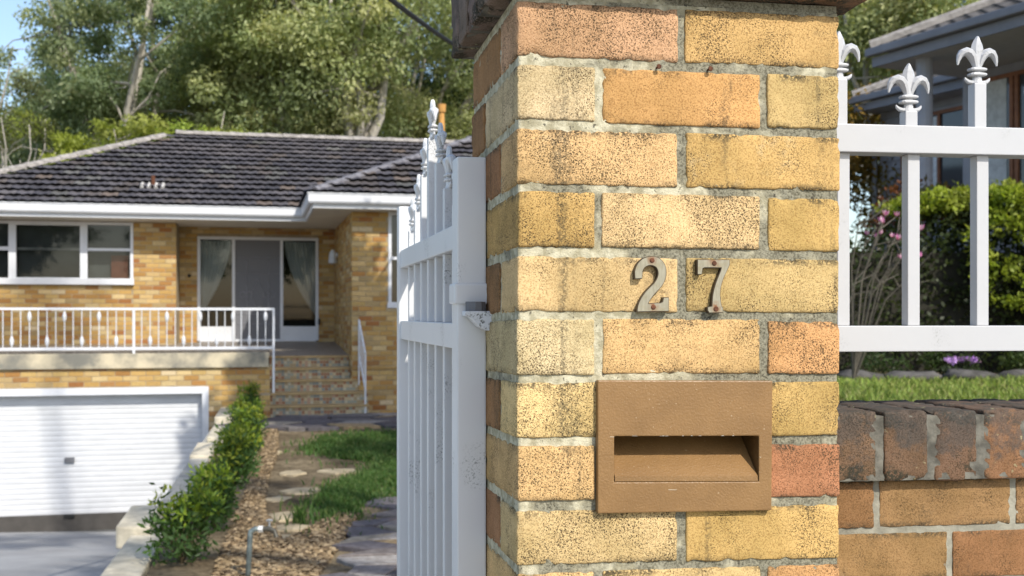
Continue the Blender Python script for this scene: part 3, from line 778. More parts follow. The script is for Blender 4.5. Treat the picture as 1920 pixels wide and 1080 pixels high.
# balcony slab, edge beam and porch floor (floors tilted up towards the door to match image pixels)
hbox(U_L-1, UBR-.02, VB-.06, VB+.5, zsl0, zsl1).build('balcony_edge', mat_flat('stained_concrete', (.36,.345,.29), .9, .45, 2.2, .004, 40, var2=(.42,.36,.25)), house, bevel=.01)
mb = MB(); zb_ = .985
fl = [HW(U_L-1,VB+.02,zsl1+.03),HW(UBR,VB+.02,zsl1+.03),HW(UBR,VR,zb_),HW(U_L-1,VR,zb_)]
mb.hexa([p-Vector((0,0,.1)) for p in fl]+fl)
t = NT('porch_mosaic'); co = t.coord('Object'); cl = t.voro(co, 26, 'F1', 'Color', .35); n1 = t.noise(co, 3, 3)
bw = t.n('RGBToBW'); t.l(cl, bw.inputs[0])
c = t.mix(bw.outputs[0], (.16,.13,.10), (.34,.30,.25)); M['porch'] = t.fin(c, .5, t.bump(bw.outputs[0], .002, .3))
mb.build('balcony_floor', M['porch'], house)
SV = [-.62, -.34, -.06, .22, .50]; SZ = [hs(600, y, v)[1] for y, v in zip((760, 736, 712, 689.5, 667), SV)]
mb = MB(); fl = [HW(UBR+.002,SV[4]+.03,SZ[4]),HW(-.003,SV[4]+.03,SZ[4]),HW(-.003,VR,zb_),HW(UBR+.002,VR,zb_)]
mb.hexa([p-Vector((0,0,.1)) for p in fl]+fl); mb.build('porch_floor', M['porch'], house)
# steps with mosaic risers
t = NT('mosaic_riser'); co = t.coord('Object', (1, 1, 1))
mp = t.n('Mapping'); mp.inputs['Rotation'].default_value = (0, 0, -HA); t.l(t.n('TexCoord').outputs['Object'], mp.inputs[0])
vf = t.n('VectorMath', operation='SCALE'); t.l(mp.outputs[0], vf.inputs[0]); vf.inputs['Scale'].default_value = 1/.052
fl_ = t.n('VectorMath', operation='FLOOR'); t.l(vf.outputs[0], fl_.inputs[0])
sx_ = t.n('SeparateXYZ'); t.l(fl_.outputs[0], sx_.inputs[0]); cx_ = t.n('CombineXYZ'); t.l(sx_.outputs[0], cx_.inputs[0]); t.l(sx_.outputs[2], cx_.inputs[2])
wnz = t.n('TexWhiteNoise'); t.l(cx_.outputs[0], wnz.inputs['Vector'])
cr = t.n('ValToRGB'); cr.color_ramp.interpolation = 'CONSTANT'
for i, (p, c) in enumerate([(0,(.30,.22,.11)),(.2,(.24,.25,.20)),(.36,(.42,.33,.19)),(.52,(.17,.19,.18)),(.62,(.26,.11,.05)),(.74,(.20,.09,.045)),(.82,(.40,.36,.26)),(.92,(.36,.21,.13))]):
    if i < 2: e = cr.color_ramp.elements[i]; e.position = p
    else: e = cr.color_ramp.elements.new(p)
    e.color = (*c, 1)
t.l(wnz.outputs[0], cr.inputs[0])
fr = t.n('VectorMath', operation='FRACTION'); t.l(vf.outputs[0], fr.inputs[0]); s3 = t.n('SeparateXYZ'); t.l(fr.outputs[0], s3.inputs[0])
gr = t.math('MAXIMUM', t.ramp(t.math('ABSOLUTE', t.math('SUBTRACT', s3.outputs[0], .5)), .42, .46), t.ramp(t.math('ABSOLUTE', t.math('SUBTRACT', s3.outputs[2], .5)), .42, .46))
c = t.mix(gr, cr.outputs[0], (.34,.27,.16)); M['mosaic'] = t.fin(c, .45, t.bump(gr, .003, -.4))
M['nosing'] = mat_flat('nosing_tile', (.38,.265,.125), .7, .15, 8)
us0 = UBR+.004
URT = [hs(692, 770, SV[0])[0], hs(690, 748, SV[1])[0], hs(671, 724, SV[2])[0], -.012, -.012]
zlow = GZ-.25
steps = []
for i in range(5):
    zl = zlow if i == 0 else SZ[i-1]
    ur = URT[i]
    if i < 2: hbox(us0, ur, SV[i]+.012, -.03, zl+ (0 if i == 0 else .0), SZ[i]-.035).build('step', M['mosaic'], house, origin=HW(0, 0, SZ[i]-.035))
    elif i == 2: hbox(us0, ur, SV[i]+.012, -.031 if False else -.03, zl, SZ[i]-.035).build('step', M['mosaic'], house, origin=HW(0,0,SZ[i]-.035))
    hbox(us0, -.012, (-.0299 if i < 3 else SV[i]+.012), SV[4]+.6, zl, SZ[i]-.035).build('step', M['mosaic'], house, origin=HW(0,0,SZ[i]-.035))
    end = min(ur, -.012) if i > 2 else ur
    hbox(us0-.012, end, SV[i]-.012, (SV[i+1]+.01 if i < 4 else SV[4]+.05), SZ[i]-.0348, SZ[i]+.003).build('nosing', M['nosing'], house)
hbox(UBR-.03+.03+.001-.16, UBR, VB-.02-.35, VB-.001, GZ-.2, SZ[2]-.2).build('step_cheek', M['hmortar'], house)
brick_wall(UBR-.16, UBR, GZ-.2, SZ[2]-.2, VB-.372)

# windows: white timber frames, glass, sills
def frame_bar(mb, u0, u1, z0, z1, v0, v1): return hbox(u0, u1, v0, v1, z0, z1, mb)
M['blind'] = mat_flat('grey_blind', (.13,.135,.13), .9, .12, 3)
def window(u0, u1, z0, z1, v, sill=True, bars=(), inset=.06, mull=.055):
    mb = MB(); f = mull; v0, v1 = v-.02, v+.08
    hbox(u0, u1, v0, v1, z1-f, z1, mb); hbox(u0, u1, v0, v1, z0, z0+f*1.1, mb)
    hbox(u0, u0+f, v0, v1, z0+f*1.1, z1-f, mb); hbox(u1-f, u1, v0, v1, z0+f*1.1, z1-f, mb)
    w = mb.build('window', M['trim'], house)
    p = MB().quad(HW(u0+f, v+.03, z0+f), HW(u1-f, v+.03, z0+f), HW(u1-f, v+.03, z1-f), HW(u0+f, v+.03, z1-f)).build('pane', M['glass'], w)
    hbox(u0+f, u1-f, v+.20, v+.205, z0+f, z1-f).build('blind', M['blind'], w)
    for (zz, h, dv) in bars: hbox(u0+f, u1-f, v+dv, v+dv+.035, zz-h/2, zz+h/2).build('sash_rail', M['trim'] if dv < .03 else M['concrete'], w)
    return w
mz = wz0+.0
m1 = hs(22, 480, VM)[0]; m2 = hs(158, 480, VM)[0]
ztop = ZS-.02
zbar = hs(205, 468, VM)[1]
window(WIN[0], m1, wz0, ztop, VM, bars=[(zbar+.0, .07, .0)])
window(m1+.001, m2, wz0, ztop, VM, bars=[(zbar, .05, .05)], mull=.075)
window(m2+.001, WIN[1], wz0, ztop, VM, bars=[(zbar, .05, .0)])
hbox(WIN[0], WIN[1]+.02, VM-.09, VM-.021, wz0-.05, wz0+.07).build('window_sill', M['trim'], house, bevel=.006)
window(xu0, xu1, xz0, xz1, 0, bars=[(hs(735, 484, 0)[1], .05, .0)])
hbox(xu0-.02, xu1+.02, -.05, -.021, xz0-.04, xz0+.05).build('window_sill', M['trim'], house)
# sliding door unit
dm1 = hs(438, 540, VR)[0]; dm2 = hs(528, 540, VR)[0]; zr_ = hs(480, 612, VR)[1]
mb = MB(); f = .06; v0, v1 = VR-.03, VR+.09
hbox(du0, du1, v0, v1, dz1-f, dz1, mb); hbox(du0, du0+f, v0, v1, dz0, dz1-f, mb); hbox(du1-f, du1, v0, v1, dz0, dz1-f, mb)
hbox(dm1-.03, dm1+.03, v0, v1, dz0, dz1-f, mb); hbox(dm2-.03, dm2+.03, v0, v1, dz0, dz1-f, mb); hbox(du0+f, du1-f, v0, v1, dz0-.02, dz0+.03, mb)
hbox(du0+f, dm1-.03, v0+.02, v1-.02, dz0+.03, zr_, mb); hbox(dm2+.03, du1-f, v0+.02, v1-.02, dz0+.03, zr_, mb)
door = mb.build('sliding_door', M['trim'], house)
for a, b in ((du0+f, dm1-.03), (dm2+.03, du1-f)):
    MB().quad(HW(a, VR+.02, zr_), HW(b, VR+.02, zr_), HW(b, VR+.02, dz1-f), HW(a, VR+.02, dz1-f)).build('pane', M['glass'], door)
t = NT('flyscreen_mesh'); M['screen'] = t.fin((.15,.15,.16), .6)
MB().quad(HW(dm1+.03, VR+.01, dz0+.03), HW(dm2-.03, VR+.01, dz0+.03), HW(dm2-.03, VR+.01, dz1-f), HW(dm1+.03, VR+.01, dz1-f)).build('screen_panel', M['screen'], door)
mb = MB(); cxm = (dm1+dm2)/2; hwid = (dm2-dm1)/2-.03; zc_ = dz0+.95; gm = mat_flat('grey_screen_grille', (.28,.28,.30), .5)
for uu in (-.22, .22): mb.tube([HW(cxm+uu, VR-.002, dz0+.12), HW(cxm+uu, VR-.002, dz1-.5)], .007, 5)
for zz in (dz1-.42, dz0+.35, dz0+.55, dz1-.75): mb.tube([HW(cxm-hwid, VR-.002, zz), HW(cxm+hwid, VR-.002, zz)], .005, 5)
for sgn in (1, -1):
    mb.tube([HW(cxm, VR-.002, zc_+.32), HW(cxm+sgn*.12, VR-.002, zc_+.05), HW(cxm+sgn*.13, VR-.002, zc_-.05), HW(cxm, VR-.002, zc_-.36)], .008, 5)
    for q in (.30, .16):
        pts = [HW(cxm+sgn*(q+.06*math.cos(w)), VR-.002, zc_+.06*math.sin(w)) for w in [k*.6 for k in range(11)]]; mb.tube(pts, .007, 5)
mb.build('grille', gm, door)
hbox(du1-.008, du1+.03, v0-.04, v0-.001, hs(597, 603, VR)[1]-.06, hs(597, 603, VR)[1]+.06).build('lock', M['dark'], door)
mb = MB(); pp = hs(355, 517, VR); mb.tube([HW(pp[0], VR-.008, pp[1]), HW(pp[0], VR-.03, pp[1])], .035, 8); mb.build('door_bell', M['dark'], house)
# curtains, tied back: top-level things hung inside
CURT = mat_flat('net_curtain', (.62,.64,.62), .9, .05, 3); 
def curtain(ua, ub, side, label):
    mb = MB(); n = 26; rows = 14; vs = []
    for r in range(rows):
        fz_ = r/(rows-1); z = dz1-.08-(dz1-.08-(zr_+.25))*fz_
        w = (ub-ua)*(.92*(1-fz_**1.7)+.03)
        for i in range(n):
            u = (ua + w*i/(n-1)) if side > 0 else (ub - w*i/(n-1))
            vs.append(HW(u, VR+.14+.022*math.sin(i*1.9)*(1-.3*fz_), z))
    mb.add(vs, [(r*n+i, r*n+i+1, (r+1)*n+i+1, (r+1)*n+i) for r in range(rows-1) for i in range(n-1)])
    tag(mb.build('curtain', CURT, smooth=True), label, 'curtain', 'net curtains behind the porch door panels')
curtain(du0+f, dm1-.03, 1, 'pale net curtain tied back behind the porch door panel by the balcony rail')
curtain(dm2+.03, du1-f, -1, 'pale net curtain tied back behind the porch door panel above the steps')
mb = MB(); hbox(wu1-.42, wu1-.1, VM+.125, VM+.16, wz0+.05, zbar-.1, mb); mb.build('chair_back', mat_flat('red_brown_upholstery', (.22,.07,.04), .8), None)
o = bpy.data.objects[[k for k in WO if k.startswith('chair_back')][-1]]; o.name = 'room_chair'; tag(o, 'red brown chair back showing behind the window beside the brick pier', 'chair')
# porch lamp on the wing's side wall
pl_ = HW(-.008, VR-.9, 2.75)
mb = MB(); mb.tube([pl_, pl_-HU*.10, pl_-HU*.11], [.05,.05,.03], 8); lamp = mb.build('wall_lamp', M['trim'], house)
mb = MB(); mb.tube([pl_-HU*.10+Vector((0,0,.10)), pl_-HU*.10+Vector((0,0,.03)), pl_-HU*.10-Vector((0,0,.16)), pl_-HU*.10-Vector((0,0,.18))], [.03,.07,.09,.03], 10); mb.build('lamp_shade', mat_flat('opal_glass', (.62,.64,.66), .3), lamp)

# eaves: gutters, fascias, soffits
VG, VW, UE = 2.25, -.5, -.77
zg0, zg1 = 3.42, 3.60
UW = 7.6
def prism(mb, pts, prof):   # sweep a (out, z) profile along a plan polyline given as (u, v, nu, nv)
    n = len(prof); vs = []
    for (u, v, nu, nv) in pts:
        for o_, z in prof: vs.append(HW(u+nu*o_, v+nv*o_, z))
    fs = [(i*n+k, i*n+(k+1) % n, (i+1)*n+(k+1) % n, (i+1)*n+k) for i in range(len(pts)-1) for k in range(n)]
    fs += [tuple(range(n))[::-1], tuple((len(pts)-1)*n+k for k in range(n))]; return mb.add(vs, fs)
path = [(-8.3, VG, 0, -1), (UE, VG, -1, -1), (UE, VW, -1, -1), (UW, VW, 0, -1)]
gp = [(-.11,zg0+.01),(-.02,zg0),(.0,zg0+.03),(.0,zg1-.025),(.012,zg1-.02),(.012,zg1),(-.012,zg1),(-.014,zg0+.035),(-.10,zg0+.035)]
prism(MB(), path, gp).build('gutter', M['trim'], house)
fp = [(-.112,zg0-.075),(-.082,zg0-.075),(-.082,zg0+.05),(-.112,zg0+.05)]
prism(MB(), path, fp).build('fascia', M['trim'], house)
mb = MB(); hbox(-8.2, UE+.0, VG+.114, VR+.1, ZS, ZS+.03, mb); hbox(UE+.114, 7.5, VW+.114, VG+.11, ZS, ZS+.03, mb); hbox(UE+.001, 7.5, VG+.1145, 9.0, ZS, ZS+.03, mb)
mb.build('soffit', M['soffit'], house)
# roof
TP = .445; VRG = 6.83; URG = -3.384
ze = zg1-.005
def zroof(d): return ze + TP*d
def roof_pt(u, v, d): return HW(u, v, zroof(d))
ridgeL, ridgeR = (URG, VRG), (7.0, VRG)
dR = VRG-VG
eL = (URG-dR, VG); bL = (URG-dR, VRG+dR)
WR = 3.415   # ridge line of the wing
dW = WR-UE
mb = MB(); dz = Vector((0,0,-.03))
mb.add([roof_pt(*eL,0)+dz, roof_pt(8.3,VG,0)+dz, roof_pt(7.0,VRG,dR)+dz, roof_pt(*ridgeL,dR)+dz, roof_pt(*bL,0)+dz, roof_pt(8.3,VRG+dR,0)+dz],
       [(0,1,2,3), (0,3,4), (3,2,5,4), (1,5,2)])
wf = (WR, VW+dW); 
mb.add([roof_pt(UE,VW,0)+dz, roof_pt(UW,VW,0)+dz, roof_pt(WR,VW+dW,dW)+dz, roof_pt(WR,VRG,dW)+dz, roof_pt(UE,VG,0)+dz, roof_pt(UW,VG,0)+dz],
       [(0,1,2), (0,2,3,4), (1,5,3,2)])
mb.build('roof_lining', mat_flat('roof_lining', (.035,.033,.035), .95), house)
# concrete tiles: one shared interlocking tile
TW, TL_ = .30, .335
ta = math.atan(TP)
prof = [(0,0),(.02,.012),(.055,.020),(.09,.017),(.125,.004),(.16,.0),(.195,.004),(.225,.014),(.26,.020),(.285,.012),(.302,.002)]
vs, fs = [], []
for (x, h) in prof: vs += [(x, -.035, h+.054), (x, TL_+.02, h-.010)]
for (x, h) in prof: vs.append((x, -.030, h+.045))
n = len(prof)
for i in range(n-1): fs += [(2*i, 2*i+2, 2*i+3, 2*i+1), (2*n+i, 2*n+i+1, 2*i+2, 2*i)]
tile_me = bpy.data.meshes.new('roof_tile'); tile_me.from_pydata(vs, [], fs); tile_me.materials.append(M['tile'])
tile_np = np.array(vs); 
TC = [(.125,.117,.126),(.11,.102,.112),(.14,.128,.135),(.145,.125,.118),(.095,.09,.102),(.19,.15,.125),(.17,.165,.155)]
TWt = [5,5,4,2,4,.5,1.2]
def tcol():
    c = rng.choices(TC, TWt)[0]; f = rng.uniform(.66,1.0); return tuple(x*f for x in c)
tiles = []      # (matrix, distance sort key)
Rm = Matrix.Rotation(HA, 4, 'Z') @ Matrix.Rotation(ta, 4, 'X')
dstep = TL_*math.cos(ta)
r = 0
while r*dstep < dR-.1:
    d = r*dstep; u = URG-dR+d+.05 - (.15 if r % 2 else 0)
    while u < 7.6-d*.3:
        uc = u+.15
        # stop at the valley against the wing roof
        dw = min(uc-UE, d+VG-VW)
        hidden = uc > UE+.05 and (uc-UE) > d+.1
        if uc > URG-dR+d+.02 and not hidden: tiles.append((Matrix.Translation(roof_pt(u, VG+d, d)) @ Rm, 0))
        u += TW
    r += 1
r = 0
while r*dstep < dW-.1:
    d = r*dstep; u = UE+d+.02
    while u+.15 < UW-d: tiles.append((Matrix.Translation(roof_pt(u, VW+d, d)) @ Rm, 1)); u += TW
    r += 1
Rl = Matrix.Rotation(HA-math.pi/2, 4, 'Z') @ Matrix.Rotation(ta, 4, 'X')
r = 0
while r*dstep < dW-.1:          # slope of the wing that falls to the left
    d = r*dstep; v = VG+d+.15
    while v > VW+d+.42: tiles.append((Matrix.Translation(roof_pt(UE+d, v, d)) @ Rl, 2)); v -= TW
    r += 1
inview = lambda m: 0 < 930+2050*m.translation.x/m.translation.y < 905
vis = [t_ for t_ in tiles if inview(t_[0]) and t_[1] != 2]
vis.sort(key=lambda t_: t_[0].translation.z)
one = set(id(t_) for t_ in vis[:298])
V, F, Cc = [], [], []
for t_ in tiles:
    m = t_[0]
    if id(t_) in one: put('roof_tile', tile_me, house, m).color = (*tcol(), 1)
    else:
        a = np.array(m)[:3]; off = len(V)*len(tile_np)
        V.append(tile_np @ a[:, :3].T + a[:, 3]); F.append(np.array(fs)+off); Cc.append(np.tile(tcol(), (len(tile_np), 1)))
me = npmesh('roof_tiles', np.vstack(V)-np.array(WO[house.name]), np.vstack(F), np.vstack(Cc), M['tilev'])
stuff(link('roof_tiling', me, house, WO[house.name]))
# ridge and hip caps
def caps(a, b, st=.40, r_=.13, mat='ridge', k_tp=.86):
    a = Vector(a); b = Vector(b); L = (b-a).length; n_ = int(L/st); dr = (b-a)/L
    x = dr.cross(Vector((0,0,1))).normalized(); up = x.cross(dr)
    nn = 7; vs = []
    for (s_, rr) in ((0, 1.0), (.36, k_tp), (.44, k_tp)):
        for k in range(nn):
            w = math.pi*(k/(nn-1)); vs.append((math.cos(w)*r_*rr, s_, math.sin(w)*r_*rr*.8))
    fs2 = [(i*nn+k, i*nn+k+1, (i+1)*nn+k+1, (i+1)*nn+k) for i in range(2) for k in range(nn-1)]+([tuple(range(nn))[::-1]] if k_tp < .9 else [])
    me = bpy.data.meshes.new('ridge_cap'); me.from_pydata(vs, [], fs2); me.materials.append(M[mat])
    for i in range(n_):
        o_ = a+dr*(i*st); m = Matrix((x, dr, up)).transposed().to_4x4(); m.translation = o_; put('ridge_tile', me, house, m)
up = Vector((0,0,.015))
caps(roof_pt(*eL,0)+up, roof_pt(*ridgeL,dR)+up); caps(roof_pt(*ridgeL,dR)+up, roof_pt(7.0,VRG,dR)+up)
M['capdark'] = mat_flat('dark_hip_cap', (.17,.165,.18), .8, .3, 8, .004, 50)
caps(roof_pt(UE+.1,VW+.1,.1)-up, roof_pt(WR,VW+dW,dW)-up, .40, .10, 'capdark', .985)
# terracotta flue and vent pipe
fu = hs(828, 268, VRG)[0]; zf_ = zroof(dR); k_ = hs(828, 196, VRG)[1]; b0 = HW(fu, VRG, 0)
mb = MB(); mb.tube([b0+Vector((0,0,zf_-.1)), b0+Vector((0,0,k_-.25)), b0+Vector((0,0,k_-.2)), b0+Vector((0,0,k_-.19)), b0+Vector((0,0,k_))], [.085,.07,.06,.095,.11], 12)
mb.build('flue', mat_flat('terracotta', (.52,.27,.08), .8, .12), house)
vd = 1.0; vu, vz = hs(287, 357, VG+vd); b0 = HW(vu, VG+vd, zroof(vd))
mb = MB(); mb.tube([b0-Vector((0,0,.05)), b0+Vector((0,0,.22))], .04, 8); vp = mb.build('vent_pipe', M['rust'], house)
mb = MB()
for a in range(4):
    for b in range(2): mb.tube([HW(vu-.2+a*.13, VG+vd-.05-b*.1, zroof(vd-.05-b*.1)+.03), HW(vu-.2+a*.13, VG+vd+.05-b*.1, zroof(vd+.05-b*.1)+.045)], .035, 6)
stuff(mb.build('flashing', mat_flat('pale_cement_patch', (.48,.46,.43), .9, .3, 20), vp))

# garage roller door
M['roller'] = mat_flat('white_roller_door', (.60,.605,.615), .45, .06, 2, .001, 20)
gv = VB+.16
pr = [(0,0),(.005,.012),(.006,.04),(.005,.068),(0,.0795),(0,.0845)]
n_sl = int((gz1-.10-(gzb+.22))/.085)
vs = []; 
for (o_, z) in pr: vs += [(0,-o_,z), (gu1-gu0-.12,-o_,z)]
sl_me = bpy.data.meshes.new('slat'); sl_me.from_pydata(vs, [], [(2*i, 2*i+1, 2*i+3, 2*i+2) for i in range(len(pr)-1)]); sl_me.materials.append(M['roller'])
gd = MB(); hbox(gu0-.05, gu1+.05, VB-.035, VB+.12, gz1-.085, gz1+.03, gd); hbox(gu1-.055, gu1+.05, VB-.035, VB+.12, gzb-.1, gz1-.086, gd); hbox(gu0-.05, gu0+.055, VB-.035, VB+.12, gzb-.1, gz1-.086, gd)
gd = gd.build('garage_door', M['trim'], house)
for i in range(n_sl+1): put('slat', sl_me, gd, HM(gu0+.06, gv, gz1-.10-.085*(i+1)+.02))
ztb = gz1-.10-.085*(n_sl+1)+.02
hbox(gu0+.06, gu1-.06, gv-.03, gv+.02, gzb-.05, ztb-.001).build('bottom_bar', mat_flat('grey_brown_rail', (.075,.068,.06), .7), gd)
lk = hs(131, 862, gv); hbox(lk[0]-.075, lk[0]+.075, gv-.05, gv-.012, lk[1]-.04, lk[1]+.04).build('lock_plate', mat_flat('grey_lock', (.2,.2,.21), .4, metal=.4), gd)
lk = hs(131, 967, gv); hbox(lk[0]-.08, lk[0]+.08, gv-.07, gv-.031, lk[1]-.02, lk[1]+.03).build('pull_handle', M['dark'], gd)

# balcony railing
rl = MB(); rv = VB-.02
rz1 = hs(300, 579, rv)[1]; rz0 = hs(300, 654, rv)[1]; ru1 = hs(513, 600, rv)[0]; ru0 = -8.5
hbox(ru0, ru1+.018, rv-.02, rv+.02, rz1-.022, rz1+.018, rl); rail = rl.build('railing', M['trim'], house)
hbox(ru0, ru1-.018, rv-.015, rv+.015, rz0-.015, rz0+.03).build('bottom_rail', M['trim'], rail)
hbox(ru1-.018, ru1+.018, rv-.018, rv+.018, GZ-.1, rz1-.0225).build('post', M['trim'], rail)
pu_ = hs(251, 600, rv)[0]; hbox(pu_-.02, pu_+.02, rv-.016, rv+.016, zsl1-.1, rz1-.0225).build('post', M['trim'], rail)
sp_ = (hs(498, 600, rv)[0]-hs(391, 600, rv)[0])/7.0
i = 1
while ru1-.018-sp_*i > ru0:
    u = ru1-.0-sp_*i; i += 1
    if abs(u-pu_) < .03: continue
    p0, p1 = HW(u, rv, rz0+.03), HW(u, rv, rz1-.022)
    mb = MB(); mb.tube([p0, p1], .0085, 6)
    b = mb.build('baluster', M['trim'], rail)
    if i % 2 == 0:
        zk_ = rz1-.13 if (i//2) % 2 else rz0+.13
        mb = MB(); mb.tube([HW(u, rv, zk_-.085), HW(u, rv, zk_-.05), HW(u, rv, zk_), HW(u, rv, zk_+.05), HW(u, rv, zk_+.085)], [.010,.026,.034,.026,.010], 8)
        mb.build('collar', M['trim'], rail)
# stair handrail
mb = MB(); hv0, hv1 = -.60, -.06
hz0 = hs(683, 663, hv0)[1]; hz1 = hs(672, 600, hv1)[1]; hu = hs(685, 720, hv0)[0]
hu1 = hs(673, 600, hv1)[0]
mb.tube([HW(hu, hv0, GZ-.1), HW(hu, hv0, hz0)], .017, 6, sq=HU); mb.tube([HW(hu, hv0-.02, hz0), HW(hu1, hv1, hz1)], .016, 6)
mb.tube([HW(hu1, hv1, SZ[2]-.1), HW(hu1, hv1, hz1)], .014, 6)
hr = mb.build('handrail', M['trim'], house)
for k in range(6):
    q = (k+.5)/6; a = HW(hu+(hu1-hu)*q, hv0+(hv1-hv0)*q, hz0+(hz1-hz0)*q); mb = MB(); mb.tube([a, a-Vector((0,0,.62))], .006, 6); mb.build('baluster', M['trim'], hr)
mb = MB(); mb.tube([HW(hu, hv0, hz0-.6), HW(hu1, hv1, hz1-.6)], .014, 6); mb.build('lower_rail', M['trim'], hr)

# ------------------------------------------------------------------ driveway, retaining wall, paths, lawn
def drive_z(Y): return -2.07 + (18.5-Y)*.130 if Y > 4 else -2.07+14.5*.130
mb = MB(); ys2 = [2.6+i*.8 for i in range(21)]
for a, b in zip(ys2, ys2[1:]):
    mb.quad((wall_x(a)-7.5, a, drive_z(a)), (wall_x(a)+.05, a, drive_z(a)), (wall_x(b)+.05, b, drive_z(b)), (wall_x(b)-7.5, b, drive_z(b)))
t = NT('driveway_concrete'); co = t.coord('Object'); n1 = t.noise(co, .8, 5, .65); n2 = t.noise(co, 40, 4, .7)
c = t.mix(t.ramp(n1, .3, .7), (.25,.25,.25), (.36,.36,.36)); c = t.mix(t.math('MULTIPLY', t.ramp(n2, .4, .7), .25), c, (.14,.14,.14))
struct(mb.build('driveway', t.fin(c, .85, t.bump(n2, .004, .6))))
mb = MB(); a = HW(gu0-.3, VB-.02, gzb-.06); mb.box(a, HU*(gu1-gu0+.4), HV*.15, (0,0,.03)); struct(mb.build('garage_threshold', mat_flat('dark_wet_strip', (.10,.10,.095), .8)))

rw = thing('retaining_wall', 'low cream stone retaining wall stepping down between the driveway and the shrubs', 'retaining wall', (wall_x(12)-.1, 12, -1.2))
M['stone'] = mat_flat('cream_sandstone', (.56,.50,.38), .9, .22, 7, .006, 50)
mb = MB()
Ys = [3.0, 6, 9, 12, 15, 18.42]
for a, b in zip(Ys, Ys[1:]):
    za, zb = -2.3, -2.3; w = .16
    mb.hexa([Vector((wall_x(a)-w, a, za)), Vector((wall_x(a)+.06, a, za)), Vector((wall_x(b)+.06, b, zb)), Vector((wall_x(b)-w, b, zb)),
             Vector((wall_x(a)-w, a, gz(wall_x(a), a)-.02)), Vector((wall_x(a)+.06, a, gz(wall_x(a), a)-.02)), Vector((wall_x(b)+.06, b, gz(wall_x(b), b)-.02)), Vector((wall_x(b)-w, b, gz(wall_x(b), b)-.02))])
mb.build('wall_face', mat_flat('rendered_wall', (.40,.38,.33), .9), rw)
bl = [(4.0,6.0,-.0),(6.03,8.5,-.02),(8.53,9.4,.06),(9.43,11.6,-.05),(11.63,13.2,-.09),(13.23,14.4,.02),(14.43,15.6,.10),(15.63,16.7,.05),(16.73,18.38,.16)]
for k, (a, b, h) in enumerate(bl):
    off = [0,.0,-.12,.03,.0,.02,.14,.10,.08][k]; za, zb = gz(wall_x(a), a)+h, gz(wall_x(b), b)+h+.02; w0, w1 = -.20+off, .07+off
    mb = MB(); mb.hexa([Vector((wall_x(a)+w0,a,za-.18)),Vector((wall_x(a)+w1,a,za-.18)),Vector((wall_x(b)+w1,b,zb-.18)),Vector((wall_x(b)+w0,b,zb-.18)),
                        Vector((wall_x(a)+w0,a,za)),Vector((wall_x(a)+w1,a,za)),Vector((wall_x(b)+w1,b,zb)),Vector((wall_x(b)+w0,b,zb))])
    mb.build('coping_stone', M['stone'], rw, bevel=.02)

def gp_(px, py):
    """sight line met with the garden ground"""
    Y = 4.0
    d = Vector(((px-930)/2050, 1, -(py-590)/2050))
    while Y < 19 and EYE+d.z*Y > gz(d.x*Y, Y): Y += .02
    return Vector((d.x*Y, Y, gz(d.x*Y, Y)))
# irregular paving: jittered cells shrunk to leave joints, each stone its own slab
SL = [(.125,.112,.118),(.14,.125,.13),(.175,.16,.155),(.10,.092,.098),(.36,.31,.24),(.36,.26,.14),(.33,.30,.27),(.23,.20,.185)]
M['slate'] = mat_objcol('slate_flag', .7, .012, 14, .75)
def paving(name, origin, au, av, nu_, nv_, inside, seed, wt, th=.035, lift=.02):
    R_ = random.Random(seed); g = {}
    for i in range(nu_+1):
        for j in range(nv_+1): g[i,j] = (i+R_.uniform(-.38,.38)+(.5 if j % 2 else 0), j+R_.uniform(-.36,.36))
    root = None; objs = []
    for i in range(nu_):
        for j in range(nv_):
            q = [g[i,j], g[i+1,j], g[i+1,j+1], g[i,j+1]]; cx = sum(p[0] for p in q)/4; cy = sum(p[1] for p in q)/4
            pts = []
            for k in range(4):
                a, b = q[k], q[(k+1) % 4]
                for f in (0, .5):
                    x = a[0]+(b[0]-a[0])*f; y = a[1]+(b[1]-a[1])*f
                    if f: x += R_.uniform(-.03,.03); y += R_.uniform(-.03,.03)
                    x = cx+(x-cx)*.90; y = cy+(y-cy)*.90; pts.append(Vector(origin)+Vector(au)*x+Vector(av)*y)
            c3 = sum(pts, Vector())/8
            if not inside(c3): continue
            zt = gz(c3.x, c3.y)+lift+R_.uniform(-.006,.006); tl = (R_.uniform(-.02,.02), R_.uniform(-.02,.02))
            top = [Vector((p.x, p.y, zt+(p.x-c3.x)*tl[0]+(p.y-c3.y)*tl[1])) for p in pts]
            inn = [c3.xy.to_3d()+Vector((0,0,0)) for p in pts]
            rim = [Vector((c3.x+(p.x-c3.x)*.95, c3.y+(p.y-c3.y)*.95, p.z+.008)) for p in top]
            bot = [p-Vector((0,0,th)) for p in top]
            mb = MB(); mb.add(top+rim+bot, [tuple(range(8,16))]+[(k, (k+1) % 8, 8+(k+1) % 8, 8+k) for k in range(8)]+[(16+k, 16+(k+1) % 8, (k+1) % 8, k) for k in range(8)])
            objs.append((mb, R_.choices(SL, wt)[0], R_.uniform(.85,1.15)))
    # bed of the path
    return objs
def lay(name, objs):
    xs = [v for mb, _, _ in objs for v in mb.v]; c = sum(xs, Vector())/len(xs)
    root = bpy.data.objects.new(name, None); COL.objects.link(root); root.location = c; WO[root.name] = c.copy(); struct(root)
    for mb, col, f in objs:
        o = mb.build('flagstone', M['slate'], root); o.color = (*[x*f for x in col], 1)
    return root
pA = gp_(745, 925); pB = gp_(690, 945); pC = gp_(592, 1085)
dAB = (pC-pB)
